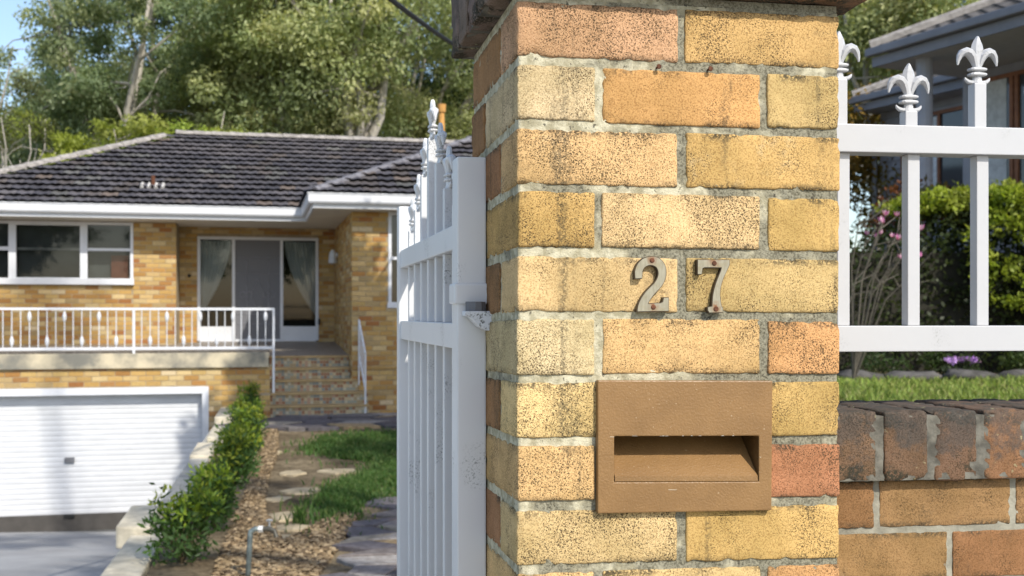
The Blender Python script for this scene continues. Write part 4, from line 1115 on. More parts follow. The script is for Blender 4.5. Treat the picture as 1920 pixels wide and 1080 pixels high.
def path_in(p):
    if p.y > pA.y+.1 or p.y < 4.0 or p.x > .1: return False
    f = (pB.y-p.y)/(pB.y-pC.y); edge = pB.x+(pC.x-pB.x)*f
    if p.y > pB.y: edge = pB.x+(pA.x-pB.x)*((p.y-pB.y)/max(.01, pA.y-pB.y))
    return p.x > edge+.08
lay('garden_path', paving('p', (-3.2, 3.8, 0), (.34,.07,0), (-.05,.27,0), 16, 27, path_in, 5, [3,3,3,1.5,3,1.5,3,2.5]))
pS0, pS1 = gp_(500, 812), gp_(500, 786)
st = lambda p: 16.0 < p.y + .216*(-1)*(p.x+3.2) < 18.15 and -3.95 < p.x < 1.5
lay('step_path', paving('p', (-4.4, 15.4, 0), (.52,.11,0), (-.10,.42,0), 14, 9, st, 8, [5,5,4,3,.5,.2,1,1.5], .07, .05))
# sandstone stepping stones sunk in the bare earth
M['sand'] = mat_flat('worn_sandstone', (.40,.325,.21), .9, .3, 6, .01, 30)
ss = [(545,888,.30,.10),(640,884,.50,.09),(568,922,.40,.09),(520,938,.25,.08),(535,970,.30,.09),(545,992,.30,.07),(505,850,.30,.10),(530,1012,.34,.08),(600,846,.3,.07)]
for k, (px, py, a, b) in enumerate(ss):
    c = gp_(px, py); n = 11; pts = [Vector((c.x+a*.5*math.cos(w)*rng.uniform(.65,1.2), c.y+b*2.2*math.sin(w)*rng.uniform(.65,1.2), 0)) for w in [2*math.pi*i/n for i in range(n)]]
    mb = MB(); z = c.z+.012
    mb.add([Vector((p.x,p.y,z)) for p in pts]+[Vector((c.x+(p.x-c.x)*1.06, c.y+(p.y-c.y)*1.06, z-.05)) for p in pts]+[Vector((c.x,c.y,z+.012))], [(i,(i+1)%n,2*n) for i in range(n)]+[(n+i,n+(i+1)%n,(i+1)%n,i) for i in range(n)])
    o = mb.build('stepping_stone', M['sand'], None, smooth=False); where = ['nearest the mulch on the shrub side','beside the grass edge','broad middle one','small one by the mulch','behind the grass tuft','flat one by the grass tuft','by the path to the steps','low one by the tap','under the far grass patch'][k]
    tag(o, 'worn sandstone stepping stone in bare earth, '+where, 'stepping stone', 'stepping stones in the bare earth')

def inpoly(x, y, P):
    c = False; n = len(P)
    for i in range(n):
        x1, y1 = P[i][0], P[i][1]; x2, y2 = P[i-1][0], P[i-1][1]
        if (y1 > y) != (y2 > y) and x < (x2-x1)*(y-y1)/(y2-y1)+x1: c = not c
    return c
def scatter_poly(P, n, R_):
    xs = [p[0] for p in P]; ys = [p[1] for p in P]; out = []
    while len(out) < n:
        x, y = R_.uniform(min(xs), max(xs)), R_.uniform(min(ys), max(ys))
        if inpoly(x, y, P): out.append((x, y))
    return out
M['grass'] = mat_vcol('grass_blades', .6, 0, 40, .30, 0, .3)
def grass(name, polys, cols, hmul=1.0, seed=3):
    R_ = random.Random(seed); V = []; F = []; C = []
    for P, n, h0, w0 in polys:
        for x, y in scatter_poly(P, n, R_):
            if R_.random() < .35: x += R_.gauss(0,.14); y += R_.gauss(0,.4)
            th = noise.noise(Vector((x*1.6, y*1.6, 2)))
            if th < -.22 and R_.random() < .8: continue
            z = gz(x, y)-.01; h = h0*R_.uniform(.5,1.25)*(1+th*.5); w = w0*R_.uniform(.7,1.3); an = R_.uniform(0, 6.28); l = h*R_.uniform(.15,.75); la = R_.uniform(0, 6.28)
            dx, dy = math.cos(an)*w, math.sin(an)*w; lx, ly = math.cos(la)*l, math.sin(la)*l
            k = len(V); V += [(x-dx,y-dy,z),(x+dx,y+dy,z),(x+lx*.4+dx*.7,y+ly*.4+dy*.7,z+h*.65),(x+lx*.4-dx*.7,y+ly*.4-dy*.7,z+h*.65),(x+lx+dx*.1,y+ly+dy*.1,z+h),(x+lx-dx*.1,y+ly-dy*.1,z+h)]
            F += [(k,k+1,k+2,k+3),(k+3,k+2,k+4,k+5)]
            c = R_.choice(cols); f = R_.uniform(.75,1.25)*(1+.35*noise.noise(Vector((x*.9,y*.9,7)))); C += [tuple(q*f for q in c)]*6
    me = npmesh(name, np.array(V), np.array(F), np.array(C), M['grass']); return stuff(link(name, me))
G1 = [gp_(*p) for p in ((575,845),(600,822),(750,815),(760,862),(690,866),(640,862))]
G2 = [gp_(*p) for p in ((610,960),(620,925),(690,890),(750,866),(760,935),(690,945),(650,972))]
G4 = [(-.6,11.2),(3.2,10.4),(4.4,15.6),(-.4,16.6)]
G3 = [gp_(*p) for p in ((548,985),(560,960),(575,985))]
tag(grass('grass', [(G1, 13000, .07, .009), (G2, 17000, .07, .008), (G3, 120, .12, .009), (G4, 9000, .07, .009)], [(.045,.105,.02),(.06,.13,.025),(.075,.14,.03),(.11,.15,.04)]), 'patches of short green lawn by the bare earth path', 'grass')
GR = [(2.6,7.2),(7.6,7.6),(8.8,12.6),(3.4,12.9)]
tag(grass('lawn', [(GR, 26000, .08, .010)], [(.20,.28,.05),(.24,.31,.06),(.16,.23,.05),(.30,.32,.10)], seed=9), 'sunny front lawn seen beneath the steel fence', 'lawn')
# bark mulch
R_ = random.Random(4); V = []; F = []; C = []
MU = [gp_(*p) for p in ((380,1130),(430,1000),(460,930),(478,860),(490,800),(520,800),(520,850),(500,905),(492,960),(530,1020),(640,965),(672,968),(590,1090),(560,1130))]
for x, y in scatter_poly(MU, 24000, R_):
    z = gz(x, y); s = R_.uniform(.006,.015); l = s*R_.uniform(1.2,2.4); an = R_.uniform(0,6.28); ti = R_.uniform(-.6,.6); dx = Vector((math.cos(an),math.sin(an),ti*.6))*l; dy = Vector((-math.sin(an),math.cos(an),R_.uniform(-.6,.6)))*s
    c0 = Vector((x,y,z+R_.uniform(0,.03))); k = len(V); V += [tuple(c0-dx-dy),tuple(c0+dx-dy),tuple(c0+dx+dy),tuple(c0-dx+dy),tuple(c0+Vector((0,0,s*.6)))]
    F += [(k,k+1,k+4),(k+1,k+2,k+4),(k+2,k+3,k+4),(k+3,k,k+4)]; c = R_.choice([(.27,.19,.10),(.34,.245,.135),(.20,.135,.07),(.42,.31,.18),(.12,.08,.045)]); C += [c]*5
M['chips'] = mat_vcol('bark_chips', .9, 0, 60, 0, .2)
tag(stuff(link('bark_mulch', npmesh('bark_mulch', np.array(V), np.array(F), np.array(C), M['chips']))), 'golden brown bark mulch along the shrub row', 'mulch')

# ------------------------------------------------------------------ plants
def leaf_cloud(ctr, rad, cnt, L, Wd, cols, droop=.3, shell=.45, cvar=.25, lvar=.16):
    """leaf sprays spread through ellipsoidal clumps"""
    ctr = np.asarray(ctr, float); rad = np.asarray(rad, float); m = len(ctr)
    ci = np.repeat(np.arange(m), cnt); n = len(ci)
    d = nrg.normal(size=(n,3)); d /= np.linalg.norm(d, axis=1)[:,None]
    r = shell+(1-shell)*nrg.random(n)**.6; r *= 1+.18*nrg.normal(size=n)
    p = ctr[ci]+d*r[:,None]*rad[ci]
    ax = nrg.normal(size=(n,3))+d*.6; ax[:,2] -= droop*2; ax /= np.linalg.norm(ax, axis=1)[:,None]
    nv = d*1.1+nrg.normal(size=(n,3))*.55+np.array([0,0,.45]); sd = np.cross(ax, nv); sd /= np.linalg.norm(sd, axis=1)[:,None]+1e-9
    l = L*nrg.uniform(.6,1.3,n)[:,None]; w = Wd*nrg.uniform(.6,1.3,n)[:,None]
    V = np.stack([p, p+ax*l*.45+sd*w*.5, p+ax*l, p+ax*l*.45-sd*w*.5], 1).reshape(-1,3)
    F = np.arange(4*n).reshape(n,4)
    cols = np.asarray(cols, float); base = cols[nrg.integers(0, len(cols), m)]*(1+cvar*nrg.uniform(-1,1,(m,1)))
    c = base[ci]*(1+lvar*nrg.uniform(-1,1,(n,1))); C = np.repeat(np.clip(c, .004, 1), 4, 0)
    return V, F, C
def crown(name, parent, clouds, mat='leaf'):
    V = np.vstack([c[0] for c in clouds]); C = np.vstack([c[2] for c in clouds]); off = 0; F = []
    for c in clouds: F.append(c[1]+off); off += len(c[0])
    o_ = WO[parent.name]; return link(name, npmesh(name, V-np.array(o_), np.vstack(F), C, M[mat]), parent, o_)
BARK = [(.46,.42,.36),(.38,.34,.28),(.30,.26,.21)]
def tree(name, label, base, h, spread, cols, nclump=34, per=260, L=.19, Wd=.085, bark=0, lean=(0,0), fork=.32, cr=(.9,1.7), flat=.66, low=.35, group=None, seed=0, bare=0, limb_n=5, tr=.016):
    R_ = random.Random(seed*101+7); base = Vector(base); t_ = thing(name, label, 'tree', base, group)
    mb = MB(); bc = BARK[bark]
    fz_ = h*fork; fk = base+Vector((lean[0]*fork, lean[1]*fork, fz_)); r0 = h*tr
    def bcol(): f = R_.uniform(.85,1.15); return tuple(x*f for x in bc)
    def wob(a, b, n, k):
        a = Vector(a); b = Vector(b); out = [a]
        for i in range(1, n): out.append(a.lerp(b, i/n)+Vector((R_.uniform(-k,k), R_.uniform(-k,k), R_.uniform(-k,k)*.4 + k*.8*math.sin(math.pi*i/n))))
        return out+[b]
    p = wob(base-Vector((0,0,.3)), fk, 4, h*.008); mb.tube(p, [r0*1.25, r0, r0*.9, r0*.82, r0*.78], 9, bcol())
    ctr = []; rad = []
    for k in range(limb_n):
        an = 2*math.pi*(k+R_.uniform(-.3,.3))/limb_n; out = spread*R_.uniform(.25,.8); top = h*R_.uniform(.66,.97)
        e = base+Vector((lean[0]+math.cos(an)*out, lean[1]+math.sin(an)*out*.8, top))
        lp = wob(fk, e, 5, h*.018); lr = r0*R_.uniform(.45,.62); mb.tube(lp, [lr, lr*.85, lr*.66, lr*.5, lr*.33, lr*.16], 7, bcol())
        nb = max(2, int(.84*nclump)//limb_n)
        for q in range(nb):
            f = R_.uniform(.28, 1.0); i = min(4, int(f*5)); s_ = lp[i].lerp(lp[i+1], f*5-i)
            a2 = R_.uniform(0, 6.28); o2 = spread*R_.uniform(.12,.55); e2 = s_+Vector((math.cos(a2)*o2, math.sin(a2)*o2*.8, R_.uniform(-.05,.14)*h))
            if e2.z < base.z+h*low: e2.z = base.z+h*low+R_.uniform(0,.1)*h
            br = lr*.34*(1.15-f*.6); mb.tube(wob(s_, e2, 3, h*.012), [br, br*.75, br*.5, br*.2], 5, bcol())
            if R_.random() < bare: continue
            c_ = R_.uniform(*cr); ctr.append(tuple(e2)); rad.append((c_*.92, c_*.92, c_*flat*.9))
            for _ in range(2):      # satellites make the clump uneven
                v = Vector((R_.gauss(0,1), R_.gauss(0,1), R_.gauss(0,.5)))*c_*.58; c2 = c_*R_.uniform(.3,.55); ctr.append(tuple(e2+v)); rad.append((c2, c2, c2*flat))
    tk = mb.build('trunk', M['bark'], t_, base, smooth=True)
    cnt = [max(14, int(3.0*per*(r[0]/((cr[0]+cr[1])/2))**2)) for r in rad]
    if ctr: crown('crown', t_, [leaf_cloud(ctr, rad, cnt, L, Wd, cols)])
    return t_
OL = [(.37,.39,.18),(.32,.36,.16),(.42,.42,.20),(.27,.32,.14)]
GRN = [(.25,.30,.16),(.20,.26,.13),(.30,.33,.17)]
DK = [(.11,.14,.065),(.085,.115,.055),(.14,.165,.075)]
BR = [(.33,.38,.06),(.27,.34,.06),(.38,.41,.09)]
def X_(px, Y): return (px-930)/2050*Y
GT = 'tall gum trees behind the brick house'
def big(px, Y, h, spread, cols, label, name='gum_tree', z0=-.3, **k): return tree(name, label, (X_(px, Y), Y, z0), h, spread, cols, group=GT if name == 'gum_tree' else None, **k)
big(205, 38, 17.5, 6.0, GRN, 'open gum tree with pale trunk and blue sky gaps above the roof hip', seed=1, nclump=42, per=190, cr=(.6,1.2))
big(-60, 44, 15.5, 7.0, GRN, 'gum tree reaching in from beyond the house corner with layered branches', seed=2, nclump=26, per=200, cr=(.7,1.3))
big(70, 41, 10.5, 4.5, GRN, 'mid height gum tree filling below the sky gaps at the roof hip', seed=15, nclump=34, per=240, low=.2)
big(150, 48, 13.5, 5.0, GRN, 'grey green gum tree between the open pale gum and the bright bushes', seed=16, nclump=38, per=240, low=.25)
big(335, 47, 21, 6.5, DK, 'dark dense gum tree behind the roof peak', seed=3, nclump=55, per=300, bark=2)
big(440, 42, 19.5, 5.0, OL, 'tall olive gum tree beside the dark one above the roof peak', seed=4, nclump=52, per=280, bark=1)
big(545, 39, 18, 5.2, OL, 'broad olive gum tree above the middle of the ridge', seed=5, nclump=56, per=280)
big(668, 37, 17.5, 4.6, OL, 'olive gum tree with white forked limbs above the ridge', seed=6, nclump=44, per=250, fork=.38, low=.4, tr=.019, limb_n=6)
big(735, 43, 18, 5.0, OL, 'leaning gum tree with pale streaky limbs nearer the brick pillar', seed=7, nclump=46, per=250, lean=(2.5,0))
big(850, 48, 17, 5.5, [(.06,.10,.03),(.05,.085,.028)], 'greener tree showing between the gate finials and the pillar', name='leafy_tree', seed=8, nclump=44, per=240, bark=2)
big(610, 56, 17, 6.0, DK, 'dark gum tree standing furthest back over the ridge middle', seed=9, nclump=20, per=220, bark=2)
big(270, 58, 13, 5.0, DK, 'dark far gum tree between the open pale gum and the dense dark one', seed=10, nclump=26, per=200, bark=2)
big(15, 31, 9.0, 2.6, [(.12,.13,.045),(.10,.11,.04)], 'small pale stemmed tree with bare whitish twigs at the roof corner', name='pale_shrub_tree', seed=11, nclump=36, per=110, cr=(.35,.7), L=.13, Wd=.045, bare=.35, low=.2, limb_n=8, tr=.014)
for k, (px, Y, h, lab) in enumerate(((150, 33, 7.4, 'low yellow green bushy tree at the hip of the roof'), (262, 32, 8.6, 'bright yellow green tree spreading just above the hip'), (378, 34, 9.3, 'bright green flat topped tree by the roof peak'))):
    tree('bright_tree', lab, (X_(px, Y), Y, -.3), h, 3.0, BR, nclump=30, per=170, cr=(.5,.95), flat=.40, low=.42, L=.15, Wd=.07, bark=1, seed=20+k, group='bright green trees behind the roof')
big(1640, 34, 14, 4.5, OL, 'olive tree with sky gaps behind the grey house nearest the pillar', name='garden_tree', z0=1, seed=12, nclump=50, per=240, low=.12)
big(1745, 42, 15.5, 5.0, [(.07,.09,.03),(.085,.10,.035)], 'bushy tree rising behind the grey house roof', name='garden_tree', z0=1, seed=13, nclump=44, per=240)
big(1560, 40, 15, 5.0, GRN, 'green tree mostly hidden by the brick pillar', name='garden_tree', z0=1, seed=14, nclump=50, per=240, low=.12)
tree('shade_tree', 'leafy garden tree standing out of sight behind the brick pillar', (1.9, 12.2, .5), 9.2, 2.7, [(.05,.08,.02),(.06,.09,.025)], nclump=34, per=190, cr=(.45,.85), low=.58, fork=.55, L=.22, Wd=.12, bark=2, seed=31)  # unseen tree, added to shade the steps and the lower wing
tree('street_tree', 'very tall gum tree on the street verge behind the viewer', (10.5, -7, 0), 31, 8.5, OL, nclump=17, per=36, cr=(.6,1.1), low=.5, fork=.42, L=.4, Wd=.2, tr=.010, seed=33)  # unseen gum, added to throw soft dapples on the house front

# shrubs along the retaining wall
SH = [(7.5,.48,.25),(8.7,.54,.19),(10.0,.66,.19),(11.7,.52,.18),(13.4,.60,.20),(15.3,.52,.20),(17.2,.66,.22)]
SHL = ['nearest shrub, its yellow green sprays hanging over the stone coping','second shrub from the near end, tall and dark at its foot','shrub beside the tap with bright top sprays','middle shrub of the row along the coping','shrub below the corner of the garage door','second last shrub before the porch steps','last shrub of the row, against the brick garage wall']
for k, (Y, h, r) in enumerate(SH):
    X = wall_x(Y)+[.30,.44,.50,.52,.48,.42,.38][k]; b = Vector((X, Y, gz(X, Y))); t_ = thing('shrub', SHL[k], 'shrub', b, 'shrubs in a row along the retaining wall')
    R_ = random.Random(60+k); mb = MB(); ctr = []; rad = []
    for q in range(20):
        an = R_.uniform(0,6.28); o_ = r*math.sqrt(R_.random())*.8; e = b+Vector((math.cos(an)*o_, math.sin(an)*o_, h*R_.uniform(.25,.95)*(1-.3*o_/r)))
        mb.tube([b, b.lerp(e,.5)+Vector((0,0,.05)), e], [.009,.006,.003], 5, (.12,.09,.05)); s = R_.uniform(.07,.13); ctr.append(tuple(e)); rad.append((s, s, s*1.2))
    mb.build('stem', M['bark'], t_, b)
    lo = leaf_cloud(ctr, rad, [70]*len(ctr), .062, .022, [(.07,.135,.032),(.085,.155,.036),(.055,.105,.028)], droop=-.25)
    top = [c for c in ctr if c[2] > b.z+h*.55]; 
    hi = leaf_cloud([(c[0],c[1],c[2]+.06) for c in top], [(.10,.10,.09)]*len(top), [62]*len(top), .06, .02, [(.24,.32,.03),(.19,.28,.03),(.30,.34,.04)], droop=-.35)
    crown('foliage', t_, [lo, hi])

# standpipe with garden tap
b = at(463, 1100, 7.0); 
tp = thing('garden_tap', 'old galvanised standpipe with a tap standing in the bark mulch', 'tap', (b.x, b.y, gz(b.x, b.y)))
top = at(470, 1000, 7.0)
mb = MB(); mb.tube([(b.x, b.y, gz(b.x,b.y)-.1), (top.x-.004, b.y, top.z-.02), (top.x, b.y, top.z+.012), (top.x+.03, b.y, top.z+.028), (top.x+.055, b.y, top.z+.028)], [.017]*5, 10)
M['galv'] = mat_flat('galvanised_pipe', (.17,.21,.21), .55, .3, 20, .001, 90, metal=.3)
mb.build('pipe', M['galv'], tp, smooth=True)
mb = MB(); q = Vector((top.x+.05, b.y, top.z+.028))
mb.tube([q, q+Vector((.010,0,0)), q+Vector((.03,0,0))], [.022,.022,.022], 6); mb.build('pipe_collar', mat_flat('pale_collar', (.6,.6,.58), .5), tp)
mb = MB(); mb.tube([q+Vector((.03,0,0)), q+Vector((.075,0,0)), q+Vector((.105,-.01,-.012)), q+Vector((.118,-.015,-.05))], [.016,.018,.014,.015], 8)
mb.build('spout', mat_flat('dull_bronze', (.09,.085,.07), .5, metal=.5), tp)
mb = MB(); mb.tube([q+Vector((.07,0,.01)), q+Vector((.07,0,.05))], .007, 6); mb.tube([q+Vector((.05,0,.052)), q+Vector((.07,0,.058)), q+Vector((.09,0,.052))], [.007,.009,.007], 6); mb.build('tap_handle', mat_flat('grey_handle', (.25,.26,.26), .5), tp)

# ------------------------------------------------------------------ the front garden to the right: hedge, magnolia, stones, flowers
hz = .8
hd = thing('hedge', 'tall clipped hedge with a sunlit yellow green top in front of the grey house', 'hedge', (6.6, 15.4, hz))
R_ = random.Random(70); ctr = []; rad = []; hx0, hx1 = 3.9, 11.0
def htop(x): return 1.84+.44*sstep(5.2, 5.75, x)+.08*math.sin(x*2.1)
xh = hx0
while xh < hx1:
    for zz in np.arange(.1, htop(xh)-.05, .30):
        for fy in (0, .5, 1.0):
            ctr.append((xh+R_.uniform(-.1,.1), 14.9+fy+R_.uniform(-.1,.1)-.45*sstep(6.3,7.2,xh), hz+zz+R_.uniform(-.08,.08))); s = R_.uniform(.20,.32); rad.append((s,s,s))
    xh += .30
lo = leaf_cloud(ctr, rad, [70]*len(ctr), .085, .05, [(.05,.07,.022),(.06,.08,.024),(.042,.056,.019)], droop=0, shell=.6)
tops = []
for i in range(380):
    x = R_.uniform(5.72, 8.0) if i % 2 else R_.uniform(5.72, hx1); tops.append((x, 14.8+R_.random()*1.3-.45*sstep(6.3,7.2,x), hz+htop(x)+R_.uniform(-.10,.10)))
for i in range(110):  # brighter leaves paint sunlight onto the right part of the front
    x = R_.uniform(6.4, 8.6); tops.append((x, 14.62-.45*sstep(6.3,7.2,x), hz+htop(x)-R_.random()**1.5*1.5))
hi = leaf_cloud(tops, [(.15,.15,.09)]*len(tops), [70]*len(tops), .075, .045, [(.30,.36,.04),(.24,.31,.03),(.34,.38,.06)], droop=-.2)  # sunlight on the hedge top and right front painted as brighter leaf colours
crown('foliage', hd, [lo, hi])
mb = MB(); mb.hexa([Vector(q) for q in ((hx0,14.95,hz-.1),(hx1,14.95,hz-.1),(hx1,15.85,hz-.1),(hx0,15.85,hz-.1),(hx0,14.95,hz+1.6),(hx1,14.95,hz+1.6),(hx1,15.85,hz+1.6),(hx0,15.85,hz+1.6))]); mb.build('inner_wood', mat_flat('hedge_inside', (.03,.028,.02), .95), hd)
# magnolia
b = Vector((X_(1600, 12.6), 12.6, gz(X_(1600,12.6), 12.6))); mg = thing('magnolia', 'bare branched magnolia shrub with pink and white blossoms beside the pillar', 'shrub', b)
mb = MB(); fl_c = []
for q in range(11):
    an = R_.uniform(-1.2, 1.6); o_ = R_.uniform(.2,.75); e = b+Vector((math.cos(an)*o_, R_.uniform(-.4,.4), R_.uniform(1.2,2.3)))
    mid = b.lerp(e,.55)+Vector((-.08,0,.18)); mb.tube([b, mid, e], [.011,.008,.004], 5, (.13,.115,.09)); fl_c.append(e)
    for w in range(3):
        e2 = mid.lerp(e, R_.uniform(.2,.9)); e3 = e2+Vector((R_.uniform(-.1,.35), R_.uniform(-.2,.2), R_.uniform(.05,.3))); mb.tube([e2, e3], [.006,.003], 4, (.18,.16,.13)); 
        if R_.random() < .6: fl_c.append(e3)
mb.build('branches', M['bark'], mg, b)
M['petal'] = mat_vcol('petals', .5, 0, 40, .3, 0)
def blossom():
    mb = MB()
    for i in range(6):
        an = 2*math.pi*i/6; d = Vector((math.cos(an), math.sin(an), 0)); s = Vector((-math.sin(an), math.cos(an), 0)); u = Vector((0,0,1)); cw = (.75,.5,.62) if i % 2 else (.60,.18,.42)
        mb.add([d*.005, d*.03+s*.022+u*.03, d*.045+u*.075, d*.03-s*.022+u*.03], [(0,1,2,3)], cw)
    me_o = mb.build('blossom', M['petal'], None, (0,0,0)); return me_o
pro = blossom(); bl_me = pro.data; bpy.data.objects.remove(pro)
for e in fl_c[:15]: 
    m = Matrix.Translation(e) @ Matrix.Rotation(R_.uniform(-.6,.6), 4, 'X') @ Matrix.Rotation(R_.uniform(0,6), 4, 'Z') @ Matrix.Scale(R_.uniform(.6,1.0), 4); put('blossom', bl_me, mg, m)
# stones edging the bed
M['rock'] = mat_flat('garden_rock', (.085,.08,.075), .9, .4, 5, .02, 12)
x = 3.6; k = 0
RL = ['long flat grey stone','small rounded grey stone','pale grey edging stone','rough dark edging stone','broad low grey stone','knobbly grey stone','lichened grey stone','short upright stone','wide pale stone','last grey stone']
while x < 7.6:
    w = R_.uniform(.35,.75); Y = 13.05+R_.uniform(-.1,.1); c = Vector((x+w/2, Y, gz(x+w/2, Y)+.05)); mb = MB(); n = 10; rows = 6; vs = []
    hh = R_.uniform(.06,.12)
    for r in range(rows):
        f = r/(rows-1); ph = math.pi*(f-.5)
        for i in range(n):
            an = 2*math.pi*i/n; p = Vector((math.cos(an)*math.cos(ph)*w*.52, math.sin(an)*math.cos(ph)*.2, math.sin(ph)*hh)); p *= 1+    .6*noise.noise(p*6+Vector((k*7,0,0))); vs.append(c+p)
    mb.add(vs, [(r*n+i, r*n+(i+1)%n, (r+1)*n+(i+1)%n, (r+1)*n+i) for r in range(rows-1) for i in range(n)]); o = mb.build('edging_stone', M['rock'], smooth=True)
    tag(o, RL[k % 10]+', number %s from the pillar in the bed edging'%['one','two','three','four','five','six','seven','eight','nine','ten'][k % 10], 'stone', 'stones edging the garden bed'); x += w*1.0; k += 1
def clump(name, label, cat, loc, r, h, cols, n=500, L=.05, Wd=.03, flowers=None, grp=None):
    b = Vector(loc); t_ = thing(name, label, cat, b, grp); R2 = random.Random(int(loc[0]*100)); mb = MB(); cc = []
    for q in range(9):
        e = b+Vector((R2.uniform(-r,r)*.8, R2.uniform(-r,r)*.6, h*R2.uniform(.4,.9))); mb.tube([b, e], [.007,.003], 4, (.10,.09,.05)); cc.append(tuple(e))
    mb.build('stem', M['bark'], t_, b)
    crown('foliage', t_, [leaf_cloud(cc, [(r*.45, r*.4, h*.3)]*9, [n//9]*9, L, Wd, cols, droop=-.1)])
    if flowers: crown('flowers', t_, [leaf_cloud([(c[0],c[1],b.z+h*.95) for c in cc], [(r*.3,r*.3,.03)]*9, [30]*9, .04, .035, flowers, droop=-.5)], 'petal')
def gpt(px, Y): X = X_(px, Y); return (X, Y, gz(X, Y))
clump('flowering_plant', 'low plant covered in lilac purple flowers behind the edging stones', 'plant', gpt(1797, 13.3), .24, .26, [(.05,.07,.03)], flowers=[(.45,.24,.62),(.55,.34,.70),(.36,.18,.52)])
clump('bedding_plant', 'low dark green leafy plant in the bed near the pillar', 'plant', gpt(1652, 13.6), .36, .36, [(.05,.085,.025),(.04,.07,.02)])
clump('bedding_plant', 'small upright green plant beside the lilac flowers', 'plant', gpt(1748, 13.5), .16, .34, [(.06,.10,.025),(.05,.08,.02)])
clump('bedding_plant', 'little green plant in the bed at the fence panel end', 'plant', gpt(1912, 13.5), .22, .3, [(.07,.10,.025),(.05,.08,.02)])
clump('red_shrub', 'rusty red leaved shrub showing above the hedge by the grey house', 'shrub', (7.0, 16.9, 2.6), .9, .9, [(.20,.075,.03),(.16,.06,.03),(.12,.09,.03)], n=1800, L=.11, Wd=.06)
clump('golden_shrub', 'yellow brown leaved shrub at the corner of the grey house', 'shrub', (X_(1600,23), 23, 1.6), 1.5, 4.0, [(.24,.15,.03),(.17,.13,.03)], n=7000, L=.14, Wd=.08)

# ------------------------------------------------------------------ the neighbouring grey house
NB = Vector((6.29, 18.4, 0)); NE = Vector((-math.sin(math.radians(25)), math.cos(math.radians(25)), 0)); NI = Vector((NE.y, -NE.x, 0))
def NW(a, b, z): p = NB+NE*a+NI*b; return Vector((p.x, p.y, z))
nh = thing('grey_house', 'dark grey neighbouring house with wide eaves, tiled roof and timber framed windows', 'house', NW(0, 3, 1))
def nbox(a0, a1, b0, b1, z0, z1, mb=None): mb = mb or MB(); return mb.hexa([NW(a0,b0,z0),NW(a0,b1,z0),NW(a1,b1,z0),NW(a1,b0,z0),NW(a0,b0,z1),NW(a0,b1,z1),NW(a1,b1,z1),NW(a1,b0,z1)])
M['ngrey'] = mat_flat('grey_weatherboard', (.36,.37,.41), .7, .08, 3, .002, 30); M['ngut'] = mat_flat('dark_grey_gutter', (.23,.235,.265), .45, .08, 3, .001, 30)
M['nsof'] = mat_flat('grey_soffit', (.48,.48,.49), .7, .05); M['timber'] = mat_flat('red_brown_timber', (.28,.12,.06), .5, .2, 6)
M['ntile'] = mat_flat('grey_concrete_tile', (.10,.092,.085), .8, .5, 2, .004, 40)
def eave(a0, a1, b, z, wall_b, hip=True):
    nbox(a0, a1, b-.12, b, z-.13, z).build('gutter', M['ngut'], nh, bevel=.02)
    nbox(a0, a1-.05, b+.002, b+.04, z-.30, z-.14).build('fascia', M['ngut'], nh)
    nbox(a0, a1-.06, b+.042, wall_b+.3, z-.29, z-.25).build('soffit', M['nsof'], nh)
    # tiled slope of ridged rows
    mb = MB(); dp = 0.30; r = 0; tz = .42
    while r*dp < 4.2:
        d0, d1 = r*dp-.02, (r+1)*dp; za, zb = z+.03+d0*tz, z+.03+d1*tz-.03; e0 = a1-d0 if hip else a1; n_ = int((e0-a0)/.15)
        vs = []
        for i in range(n_+1):
            a = e0-i*.15; w = .02*math.cos(math.pi*i); vs += [NW(a, b+d0, za-.03), NW(a, b+d0, za+w), NW(a, b+d1, zb+w)]
        mb.add(vs, [f for i in range(n_) for f in ((3*i,3*i+3,3*i+4,3*i+1),(3*i+1,3*i+4,3*i+5,3*i+2))]); r += 1
    stuff(mb.build('roof_tiling', M['ntile'], nh))
    if hip:
        mb = MB(); p0, p1 = NW(a1-.02, b, z+.05), NW(a1-4.2, b+4.2, z+.05+4.2*tz); mb.tube([p0, p1], [.11,.11], 8); mb.build('hip_capping', M['ridge'], nh)
        mb = MB(); mb.add([NW(a1, b, z), NW(a1-4.2, b+4.2, z+4.2*tz), NW(a1, b+8.4, z)], [(0,1,2)]); mb.build('roof_end', M['ntile'], nh)
eave(-9, .0, 0, 6.0, 1.9); eave(-.6, 3.3, 2.7, 6.0, 3.3)
nbox(-9, -.25, 1.9, 2.1, .5, 5.72).build('wall', M['ngrey'], nh); nbox(-.2499, 3.1, 3.3, 3.5, .5, 5.72).build('wall', M['ngrey'], nh); nbox(-.25, -.05, 2.1, 3.2999, .5, 5.72).build('wall', M['ngrey'], nh); nbox(2.9, 3.1, 3.5, 9, .5, 5.72).build('wall', M['ngrey'], nh)
z = 2.7; mbw = MB()
while z < 5.7: nbox(-.03, 3.11, 3.285, 3.2995, z, z+.15); o = nbox(-.03, 3.11, 3.275, 3.2995, z, z+.16).build('weatherboard', M['ngrey'], nh); z += .18
for a_, b_ in ((-.85,.35),(-6.5,.35)):
    mb = MB(); mb.tube([NW(a_, b_, .5), NW(a_, b_, 5.71)], .13, 12); mb.build('post', M['ngrey'], nh, smooth=False)
mb = MB(); mb.tube([NW(3.22, 2.68, 5.85), NW(3.2, 3.0, 5.6), NW(3.2, 3.2, 5.5), NW(3.2, 3.22, .5)], .05, 8); mb.build('downpipe', mat_flat('pale_downpipe', (.36,.37,.40), .5), nh)
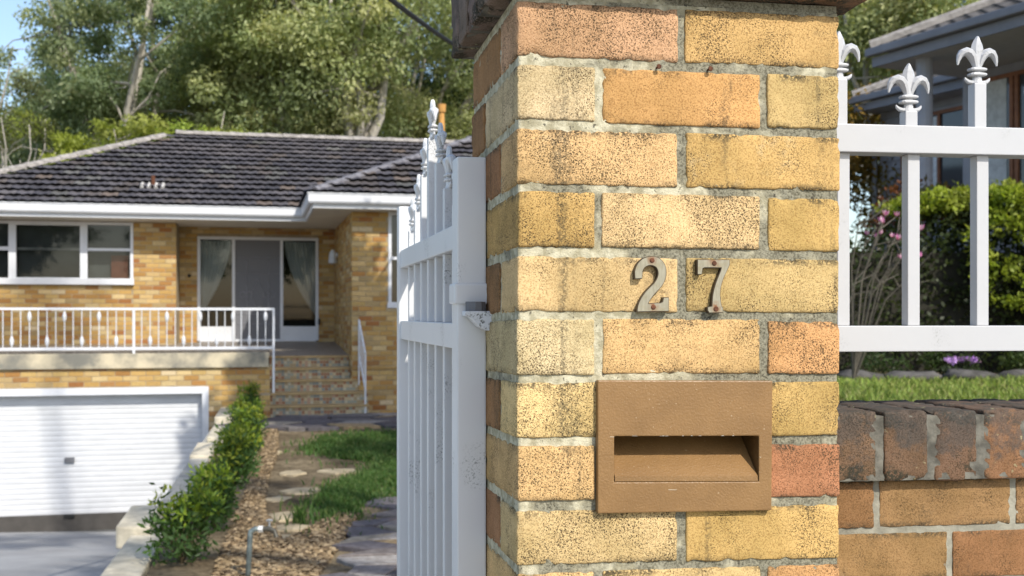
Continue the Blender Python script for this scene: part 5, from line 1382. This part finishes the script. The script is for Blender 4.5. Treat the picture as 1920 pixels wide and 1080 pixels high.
def nwin(a0, a1, b, z0, z1, mulls):
    mb = MB(); f = .07
    nbox(a0, a1, b-.06, b+.0, z1-f, z1, mb); nbox(a0, a1, b-.06, b, z0, z0+f, mb)
    for a in [a0, *mulls, a1-f]: nbox(a, a+f, b-.06, b, z0+f, z1-f, mb)
    w = mb.build('window', M['timber'], nh)
    MB().quad(NW(a0, b-.02, z0), NW(a1, b-.02, z0), NW(a1, b-.02, z1), NW(a0, b-.02, z1)).build('pane', mat_flat('dark_pane', (.06,.065,.07), .08, .1, 1, 0, 1, spec=.7), w)
    return w
w = nwin(-4.4, -.5, 1.899, 3.2, 5.55, [-3.4,-2.5,-2.4,-1.4,-1.3]); 
mb = MB(); nbox(-2.3, -1.7, 1.872, 1.876, 3.3, 5.5, mb); nbox(-1.15, -.75, 1.872, 1.876, 3.3, 5.5, mb); mb.build('blind', mat_flat('net_blind', (.62,.65,.66), .8, .15, 9), w)
w = nwin(.55, 2.5, 3.274, 3.6, 5.5, [1.5]); nbox(1.6, 2.4, 3.25, 3.253, 3.7, 5.4).build('blind', mat_flat('pale_net_blind', (.74,.77,.78), .8, .15, 9), w)
mb = MB(); mb.tube([NW(-9, 1.2, 4.15), NW(-1.8, 1.2, 4.15)], .035, 6); mb.build('handrail', M['timber'], nh)

# overhead cable from the street to the house
mb = MB(); a = at(735, -8, 6.0); b = at(885, 100, 13.0)
pts = []
a = at(735, -10, 9.5); b = at(862, 86, 13.2); ext0 = a+(a-b)*1.6; ext1 = b+(b-a)*1.2
for i in range(15):
    f = i/14; p = ext0.lerp(ext1, f); p.z += .22*((2*f-1)**2-.25); pts.append(p)
mb.tube(pts, .024, 6); tag(mb.build('cable', mat_flat('black_cable', (.02,.02,.022), .6)), 'black overhead cable crossing the treetops beside the pillar', 'cable')

# the other side of the street: unseen trees, added to darken the window reflections
for k in range(5):
    tree('street_tree', ['round dark tree across the street furthest along the driveway side','second round dark tree across the street from the driveway side','middle round dark tree across the street','fourth round dark tree across the street, opposite the pillar','last round dark tree across the street, opposite the grey house'][k], (-26+k*9.0, -27-(k % 2)*2, 0), 9.5, 4.0, DK, nclump=22, per=40, cr=(1.2,1.9), low=.16, fork=.22, L=.5, Wd=.3, bark=2, seed=80+k, group='trees across the street')
